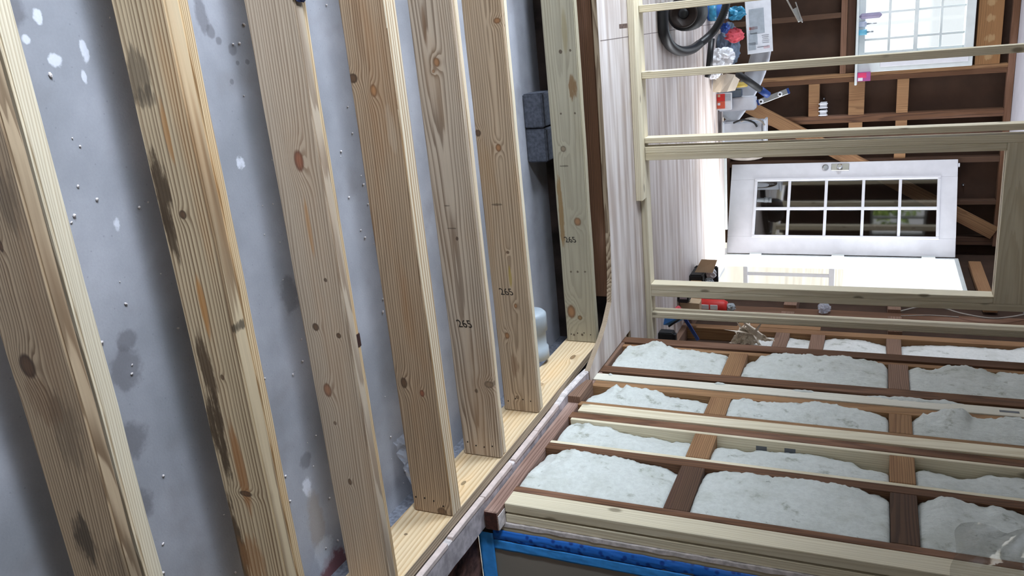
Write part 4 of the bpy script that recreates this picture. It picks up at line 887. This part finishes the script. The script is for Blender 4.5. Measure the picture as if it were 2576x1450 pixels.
pp('text_line', 0.075, -0.25, 0.003, 0.07, ink_m); pp('text_line', 0.40, 0.1, 0.004, 0.09, ink_m); pp('tinted_box', 0.42, 0.25, 0.02, 0.05, plain('pale_pink', srgb(206, 180, 186), 0.8))
def foam_fn(u, v):
    s = u; X = 0.26 + 0.62 * s; Z = 0.47 - 0.05 * s - 0.26 * s * s; w = 0.16
    return (X + 0.10 * (v - 0.5) * s, 7.36 - 0.06 * v + 0.02 * noise.noise(Vector((s * 5, v * 2, 1))), Z - w * (1 - v) + 0.006 * noise.noise(Vector((s * 12, v * 9, 3))))
tag(sheet('foam_sheet', 30, 8, foam_fn, plain('white_foam', srgb(206, 210, 220), 0.7, var=0.06), None, (0.6, 7.3, 0.08), 0.02), 'curved white foam sheet slumped behind the clutter pile', 'foam sheet')
ht = tag(empty('pry_handle', (0.53, 6.6, FZ)), 'black tube handle with a blue end leaning over the foam sheet', 'handle')
A, B = Vector((0.445, 6.56, 0.30)), Vector((0.645, 6.80, 0.50)); M_ = A.lerp(B, 0.72)
tube('shaft', [A, M_], 0.026, black_m, ht, 14); tube('blue_end', [M_, A.lerp(B, 0.98), B], [0.0275, 0.0275, 0.016], dkblue_m, ht, 14)
lv = tag(empty('spirit_level', (0.68, 7.0, 0.5)), 'silver spirit level with blue end caps leaning behind the pile', 'level')
LA, LB = Vector((0.722, 7.035, 0.385)), Vector((0.640, 7.05, 0.632)); ld = LB - LA
obox('frame', (LA + LB) / 2, (ld, (0, -1, 0)), (ld.length, 0.044, 0.02), grey_metal, lv, 0.002)
for s, n_ in ((0.02, 'end_cap'), (0.97, 'end_cap')): obox(n_, LA.lerp(LB, s), (ld, (0, -1, 0)), (0.018, 0.046, 0.022), dkblue_m, lv, 0.002)
for s in (0.12, 0.72):
    o = lathe('vial', [(0.019, 0.0), (0.019, -0.012), (0.009, -0.013)], paper_m, LA.lerp(LB, s) + Vector((0, -0.010, 0)), lv, 'y', 18)
    lathe('vial_hole', [(0.009, 0.0), (0.008, -0.002)], black_m, LA.lerp(LB, s) + Vector((0, -0.0231, 0)), lv, 'y', 14)
tag(box('added_foam_block', (0.665, 0.775), (6.975, 7.10), (0.0705, 0.372), plain('white_foam', (0.6, 0.62, 0.68)), None, 'z', 0.01, 2), 'white foam block added under the spirit level to hold it up', 'foam block')  # added prop holding up the level, coloured to merge with the foam sheet
cs = tag(empty('paper_sack', (0.53, 6.68, FZ)), 'cream paper sack folded open beside the red box', 'sack')
for nm, pts in (('side', [(0.455, 6.66, 0.262), (0.445, 6.66, 0.20), (0.583, 6.60, 0.155), (0.583, 6.62, 0.205)]), ('side', [(0.455, 6.66, 0.262), (0.583, 6.62, 0.205), (0.586, 6.74, 0.25), (0.50, 6.76, 0.285)]), ('base', [(0.445, 6.66, 0.20), (0.583, 6.60, 0.155), (0.584, 6.70, 0.08), (0.47, 6.74, 0.08)])):
    bm = bmesh.new(); f = bm.faces.new([bm.verts.new(Vector(p) - Vector(pts[0])) for p in pts]); bmesh.ops.solidify(bm, geom=[f], thickness=0.003); link(nm, mesh_of(bm, nm), cream_m, cs, pts[0])
lathe('tape_roll', [(0.034, 0.018), (0.055, 0.018), (0.055, -0.018), (0.034, -0.018)], yellow_m, (0.56, 6.95, 0.262), None, 'x', 24); tag(bpy.data.objects['tape_roll'], 'yellow masking tape roll behind the cream paper sack', 'tape')
rb = tag(empty('printed_box', (0.69, 6.98, FZ)), 'small red and white printed box on the floor in front of the pile', 'box')
box('carton', (0.620, 0.755), (6.925, 6.972), (0.0705, 0.190), paper_m, rb, 'z', 0.002)
box('red_face', (0.622, 0.683), (6.9215, 6.9248), (0.072, 0.138), red_m, rb, 'z', 0); box('orange_face', (0.685, 0.742), (6.9215, 6.9248), (0.072, 0.138), orange_m, rb, 'z', 0); box('grey_face', (0.622, 0.680), (6.9215, 6.9248), (0.142, 0.187), grey_print, rb, 'z', 0)
box('red_tab', (0.628, 0.648), (6.9200, 6.9215), (0.080, 0.10), card_m, rb, 'z', 0); box('white_tab', (0.695, 0.715), (6.9200, 6.9215), (0.078, 0.10), paper_m, rb, 'z', 0)
tag(box('grey_blue_box', (0.60, 0.66), (6.975, 7.05), (0.0705, 0.262), slate_m, None, 'z', 0.004), 'narrow grey blue box standing behind the red printed box', 'box')
bn = tag(empty('storage_bin', (0.97, 7.0, FZ)), 'pale grey plastic storage bin with coiled cables by the door', 'bin')
bm = box_bm(0.20, 0.17, 0.335, 0.012, 2); link('bin_body', mesh_of(bm, 'bin_body'), bin_m, bn, (0.965, 7.05, 0.27))
box('bin_rim', (0.855, 1.075), (6.955, 7.145), (0.435, 0.455), bin_m, bn, 'x', 0.006); box('bin_foot', (0.86, 1.07), (6.96, 7.14), (0.102, 0.122), pvc_m, bn, 'x', 0.005)
for k, (x, z) in enumerate(((0.90, 0.30), (0.89, 0.36))): tube('cord', spline([(x - 0.03, 6.955, z - 0.10), (x - 0.055, 6.94, z - 0.02), (x - 0.03, 6.95, z + 0.06), (x + 0.01, 6.955, z + 0.09)], 8), 0.008, black_m if k == 0 else cable_m, bn, 8)
pt = tag(empty('pipe_trap', (1.09, 6.9, FZ)), 'white plastic trap pipe lying beside the storage bin', 'pipe')
tube('pipe', [(1.088, 6.85, 0.11), (1.094, 6.85, 0.33)], 0.022, pvc_m, pt, 14); tube('elbow', spline([(1.088, 6.85, 0.11), (1.09, 6.84, 0.085), (1.12, 6.82, 0.093)], 6), 0.022, pvc_m, pt, 14)
for z in (0.13, 0.28, 0.325): tube('collar', [(1.090, 6.85, z), (1.091, 6.85, z + 0.025)], 0.028, pvc_m, pt, 14)
bm = bmesh.new()
for k in range(7):
    r = 0.10 + 0.012 * k; pts = [(1.165 + 0.045 * math.cos(a) * (0.8 + 0.08 * k), 7.16 + 0.004 * k, 0.265 + r * math.sin(a) + 0.006 * math.sin(3 * a + k)) for a in (2 * math.pi * i / 30 for i in range(31))]
    tube_bm(bm, [Vector(p) - Vector((1.165, 7.16, FZ)) for p in pts], 0.0045, 6, False)
tag(link('cable_coil', mesh_of(bm, 'cable_coil', True), cable_m, None, (1.165, 7.16, FZ)), 'loose coil of grey cable standing by the white door', 'cable')
tag(box('trim_board', (0.90, 1.86), (7.225, 7.238), (0.0705, 0.094), white_trim, None, 'x', 0.002), 'thin white trim strip lying along the end of the subfloor', 'trim board')
lm = tag(empty('steel_bracket', (0.02, 7.5, 0.6)), 'shiny steel bracket bars hanging beside the window', 'bracket')
obox('bar', (0.02, 7.50, 0.612), (Vector((0.19, 0, 0.10)), (0, -1, 0)), (0.215, 0.012, 0.02), steel_m, lm); obox('bar', (0.04, 7.50, 0.662), (Vector((0.155, 0, 0.052)), (0, -1, 0)), (0.18, 0.010, 0.02), steel_m, lm)
obox('plate', (0.06, 7.51, 0.650), (Vector((0.17, 0, 0.075)), (0, -1, 0)), (0.12, 0.04, 0.004), grey_metal, lm)
lathe('wall_hook', [(0.006, 0.12), (0.006, 0.0)], steel_m, (0.10, 7.53, 0.668), lm, 'y', 8)
for k in range(2):
    sb = tag(empty('switch_box', (0.845, 7.63, 0.855)), ('white plastic junction box on the back wall stud, upper of the pair', 'white plastic junction box on the back wall stud, lower of the pair')[0] if False else ('white plastic outlet box between studs, nearer the window', 'white plastic outlet box between studs, nearer the door')[k], 'outlet box', 'outlet boxes on the back wall')
    X0 = 0.816 + 0.064 * k
    box('box_body', (X0, X0 + 0.050), (7.645, 7.744), (0.832, 0.888), paper_m, sb, 'y', 0.003)
    for j in (0, 1): box('flange', (X0 + 0.004 + 0.034 * j, X0 + 0.012 + 0.034 * j), (7.635, 7.645), (0.822, 0.898), white_paint, sb, 'z', 0.002)
tr = tag(empty('sill_roll', (0.25, 7.57, 1.128)), 'small blue roll standing on the window sill', 'roll')
lathe('roll', [(0.022, 0.0), (0.022, 0.062)], plain('sky_blue', srgb(110, 186, 214), 0.5), (0.250, 7.60, 1.1285), tr, 'z', 18); lathe('core', [(0.009, 0.0), (0.007, 0.05)], grey_metal, (0.250, 7.60, 1.1905), tr, 'z', 12)
gt = tag(empty('sill_tube', (0.19, 7.58, 1.128)), 'grey capped tube standing on the window sill beside the blue roll', 'tube')
lathe('body', [(0.022, 0.0), (0.022, 0.055), (0.008, 0.06)], plain('pale_lilac', srgb(176, 184, 204), 0.5), (0.186, 7.60, 1.1285), gt, 'z', 16); lathe('nozzle', [(0.008, 0.0), (0.004, 0.075)], grey_metal, (0.186, 7.60, 1.1885), gt, 'z', 10)
tag(box('caulk_tube', (0.10, 0.145), (7.575, 7.62), (1.1285, 1.30), plain('lilac_grey', srgb(150, 140, 168), 0.5), None, 'z', 0.02), 'grey caulk tube standing on the window sill near the left sash edge', 'tube')
pkb = tag(empty('pink_box', (0.605, 7.57, 1.128)), 'small pink and purple box on the right end of the window sill', 'box')
box('carton', (0.572, 0.645), (7.553, 7.60), (1.1285, 1.232), plain('purple_card', srgb(160, 80, 140), 0.6), pkb, 'z', 0.002); box('pink_face', (0.576, 0.618), (7.5515, 7.553), (1.135, 1.20), plain('pink_card', srgb(222, 64, 112), 0.6), pkb, 'z', 0); box('white_patch', (0.615, 0.640), (7.5505, 7.552), (1.135, 1.172), paper_m, pkb, 'z', 0)

# ------------------------------------------------------------------ clutter near the doorway
def flap(name, pts, mat, parent, th=0.004):
    bm = bmesh.new(); f = bm.faces.new([bm.verts.new(Vector(p) - Vector(pts[0])) for p in pts]); bmesh.ops.solidify(bm, geom=[f], thickness=th); return link(name, mesh_of(bm, name), mat, parent, pts[0])
c1 = tag(empty('tool_case', (1.83, 5.75, FZ)), 'open black tool case with a cardboard flap beside the doorway', 'case')
box('case_body', (1.805, 1.93), (5.66, 5.86), (0.0705, 0.17), black_m, c1, 'y', 0.01, 2); box('case_wall', (1.80, 1.93), (5.86, 5.90), (0.0705, 0.245), black_m, c1, 'x', 0.008, 2)
flap('cardboard_flap', [(1.795, 5.70, 0.105), (1.705, 5.74, 0.15), (1.725, 5.80, 0.255), (1.815, 5.76, 0.225)], card_m, c1)
box('brown_insert', (1.845, 1.905), (5.645, 5.659), (0.085, 0.165), card_d, c1, 'z', 0.002); crumple('crumpled_paper', (1.83, 5.80, 0.205), (0.05, 0.04, 0.05), paper_m, 31, c1, 0.5, 3); crumple('packing_foam', (1.885, 5.78, 0.19), (0.03, 0.03, 0.04), grey_print, 33, c1, 0.5, 3)
rc = tag(empty('red_canister', (2.0, 5.55, FZ)), 'red canister with white label squares and a crumpled top', 'canister')
lathe('body', [(0.048, 0.0), (0.052, 0.006), (0.052, 0.17), (0.04, 0.195)], red_m, (1.985, 5.50, 0.178), rc, 'z', 24); 
box('stand_block', (1.935, 2.035), (5.45, 5.55), (0.0705, 0.1775), card_d, rc, 'z', 0.004)
for z in (0.20, 0.262): box('label_square', (1.955, 1.990), (5.4435, 5.449), (z, z + 0.052), paper_m, rc, 'z', 0.002)
box('grey_label', (1.998, 2.022), (5.4465, 5.457), (0.20, 0.30), slate_m, rc, 'z', 0.002); crumple('crumpled_top', (1.985, 5.50, 0.395), (0.035, 0.035, 0.042), grey_print, 41, rc, 0.55, 3)
cd = tag(empty('small_carton', (1.98, 5.4, FZ)), 'small tan carton standing beside the red canister', 'carton')
obox('carton', (1.938, 5.36, 0.142), (Vector((1, 0.1, -0.05)), (0, 0, 1)), (0.085, 0.08, 0.138), card_m, cd)
tag(crumple('pink_packet', (1.905, 5.18, 0.093), (0.028, 0.03, 0.024), pink_m, 51, None, 0.4, 3), 'bright pink packet on the floor below the tan carton', 'packet')
tag(crumple('blue_rag', (1.945, 5.17, 0.094), (0.028, 0.03, 0.025), dkblue_m, 53, None, 0.4, 3), 'crumpled blue rag on the floor beside the pink packet', 'rag')
ch = tag(empty('charger', (1.865, 5.33, FZ)), 'black battery charger block behind the partition studs', 'charger')
box('body', (1.835, 1.885), (5.26, 5.36), (0.0705, 0.15), black_m, ch, 'z', 0.008, 2); box('contact', (1.84, 1.855), (5.255, 5.26), (0.09, 0.14), grey_metal, ch, 'z', 0.001)
bl = tag(empty('blue_sawhorse', (1.93, 4.85, FZ)), 'folded bright blue work stand with a blue leg against the right wall', 'stand')
flap('side_panel', [(1.828, 4.84, 0.085), (1.828, 4.88, 0.200), (1.865, 4.90, 0.200), (1.905, 4.87, 0.115), (1.888, 4.83, 0.075)], plain('bright_blue', srgb(112, 176, 240), 0.45, var=0.08), bl, 0.02)
A, B = Vector((1.865, 4.93, 0.19)), Vector((2.045, 5.00, 0.262))
obox('leg', (A + B) / 2, (B - A, (0, -1, 0.3)), ((B - A).length, 0.022, 0.022), dkblue_m, bl, 0.003)
tube('hinge_bar', [(1.84, 4.86, 0.19), (1.905, 4.85, 0.105)], 0.007, black_m, bl, 8)
bc = tag(empty('battery_pack', (1.97, 4.74, FZ)), 'black tool battery pack on the floor by the blue work stand', 'battery')
box('body', (1.893, 1.975), (4.70, 4.775), (0.0705, 0.165), black_m, bc, 'x', 0.006, 2); box('rail', (1.905, 1.96), (4.715, 4.755), (0.165, 0.18), hose_m, bc, 'x', 0.003); box('blue_latch', (1.97, 1.995), (4.776, 4.79), (0.075, 0.13), dkblue_m, bc, 'z', 0.003)
crumple('strap', (1.985, 4.80, 0.115), (0.04, 0.02, 0.045), black_m, 61, bc, 0.45, 3)
kp = tag(empty('kraft_paper', (2.03, 5.08, 0.45)), 'crumpled kraft paper stuffed against the old wall studs', 'paper')
def kfn(u, v):
    a = u * 2 - 1; b = v
    return (1.950 + 0.115 * b + 0.02 * noise.noise(Vector((a * 4, b * 4, 1))), 5.02 + 0.045 * abs(noise.noise(Vector((a * 5, b * 3, 2)))) + 0.012 * noise.noise(Vector((a * 11, b * 5, 7))), 0.565 + a * (0.02 + 0.085 * b) + 0.014 * noise.noise(Vector((b * 5, a * 3, 4))))
crumple('crumpled_core', (2.015, 5.06, 0.575), (0.065, 0.045, 0.085), kraft_m, 91, kp, 0.5, 4, 2.0)
sheet('folded_sheet', 34, 14, kfn, kraft_m, kp, (2.03, 5.05, 0.5), 0.0012, False)
def kfn2(u, v):
    return (1.94 + 0.085 * u + 0.012 * noise.noise(Vector((u * 6, v * 5, 8))), 5.0 + 0.03 * abs(noise.noise(Vector((u * 7, v * 6, 3)))), 0.57 + 0.13 * u * (1 + 0.2 * v) + 0.055 * (v - 0.5))
sheet('twisted_end', 20, 8, kfn2, kraft_m, kp, (1.95, 5.05, 0.55), 0.002, False)
mk = tag(empty('marker', (2.09, 5.68, 1.04)), 'red white and blue caulk tube lying on the wall blocking', 'tube')
for nm, s0, s1, m, r in (('tip', 0.0, 0.12, pvc_m, 0.008), ('red_band', 0.12, 0.5, red_m, 0.011), ('blue_band', 0.5, 0.88, dkblue_m, 0.011), ('cap', 0.88, 1.0, pvc_m, 0.009)): tube(nm, [(2.083, 5.66, 1.036 + 0.2 * s0), (2.083, 5.66, 1.036 + 0.2 * s1)], r, m, mk, 12)
tag(crumple('clear_bag', (2.09, 5.86, 1.0), (0.04, 0.07, 0.05), crinkle_m, 71, None, 0.5, 3), 'crinkled clear plastic bag caught between the old wall studs', 'bag')
tag(tube('wall_cable', spline([(2.11, 5.93, 1.50), (2.085, 5.99, 1.65), (2.085, 5.99, 1.74), (2.085, 5.87, 1.87), (2.085, 5.80, 2.03), (2.085, 5.84, 2.15), (2.085, 5.92, 2.26)], 10), 0.006, cable_m), 'old grey cable sagging across the dark wall studs', 'cable')
tag(tube('wall_cable', spline([(2.11, 5.83, 1.50), (2.088, 5.81, 1.68), (2.088, 5.80, 1.85)], 10), 0.004, cable_m), 'thin grey cable running straight below the sagging one', 'cable')

# clear film hanging in front of the wall, close to the camera
def hang(u, v):
    z = 1.53 + 0.66 * u; X = 1.27 + 0.42 * v + 0.03 * noise.noise(Vector((u * 5, 3, 1))) * (1 - v)
    y = 2.0 + 0.05 * noise.noise(Vector((u * 3, v * 2.4, 1))) + 0.035 * abs(noise.noise(Vector((u * 7 + v * 4, v * 5, 9)))) + 0.008 * noise.noise(Vector((u * 16, v * 11, 5)))
    return (X, y, z + (0.05 * noise.noise(Vector((v * 4, 0, 2))) - 0.03 * v) * (1 - u))
tag(sheet('hanging_film', 60, 44, hang, film_m, None, (1.5, 2.0, 2.19)), 'clear plastic film hanging from the ceiling before the right wall', 'plastic film')
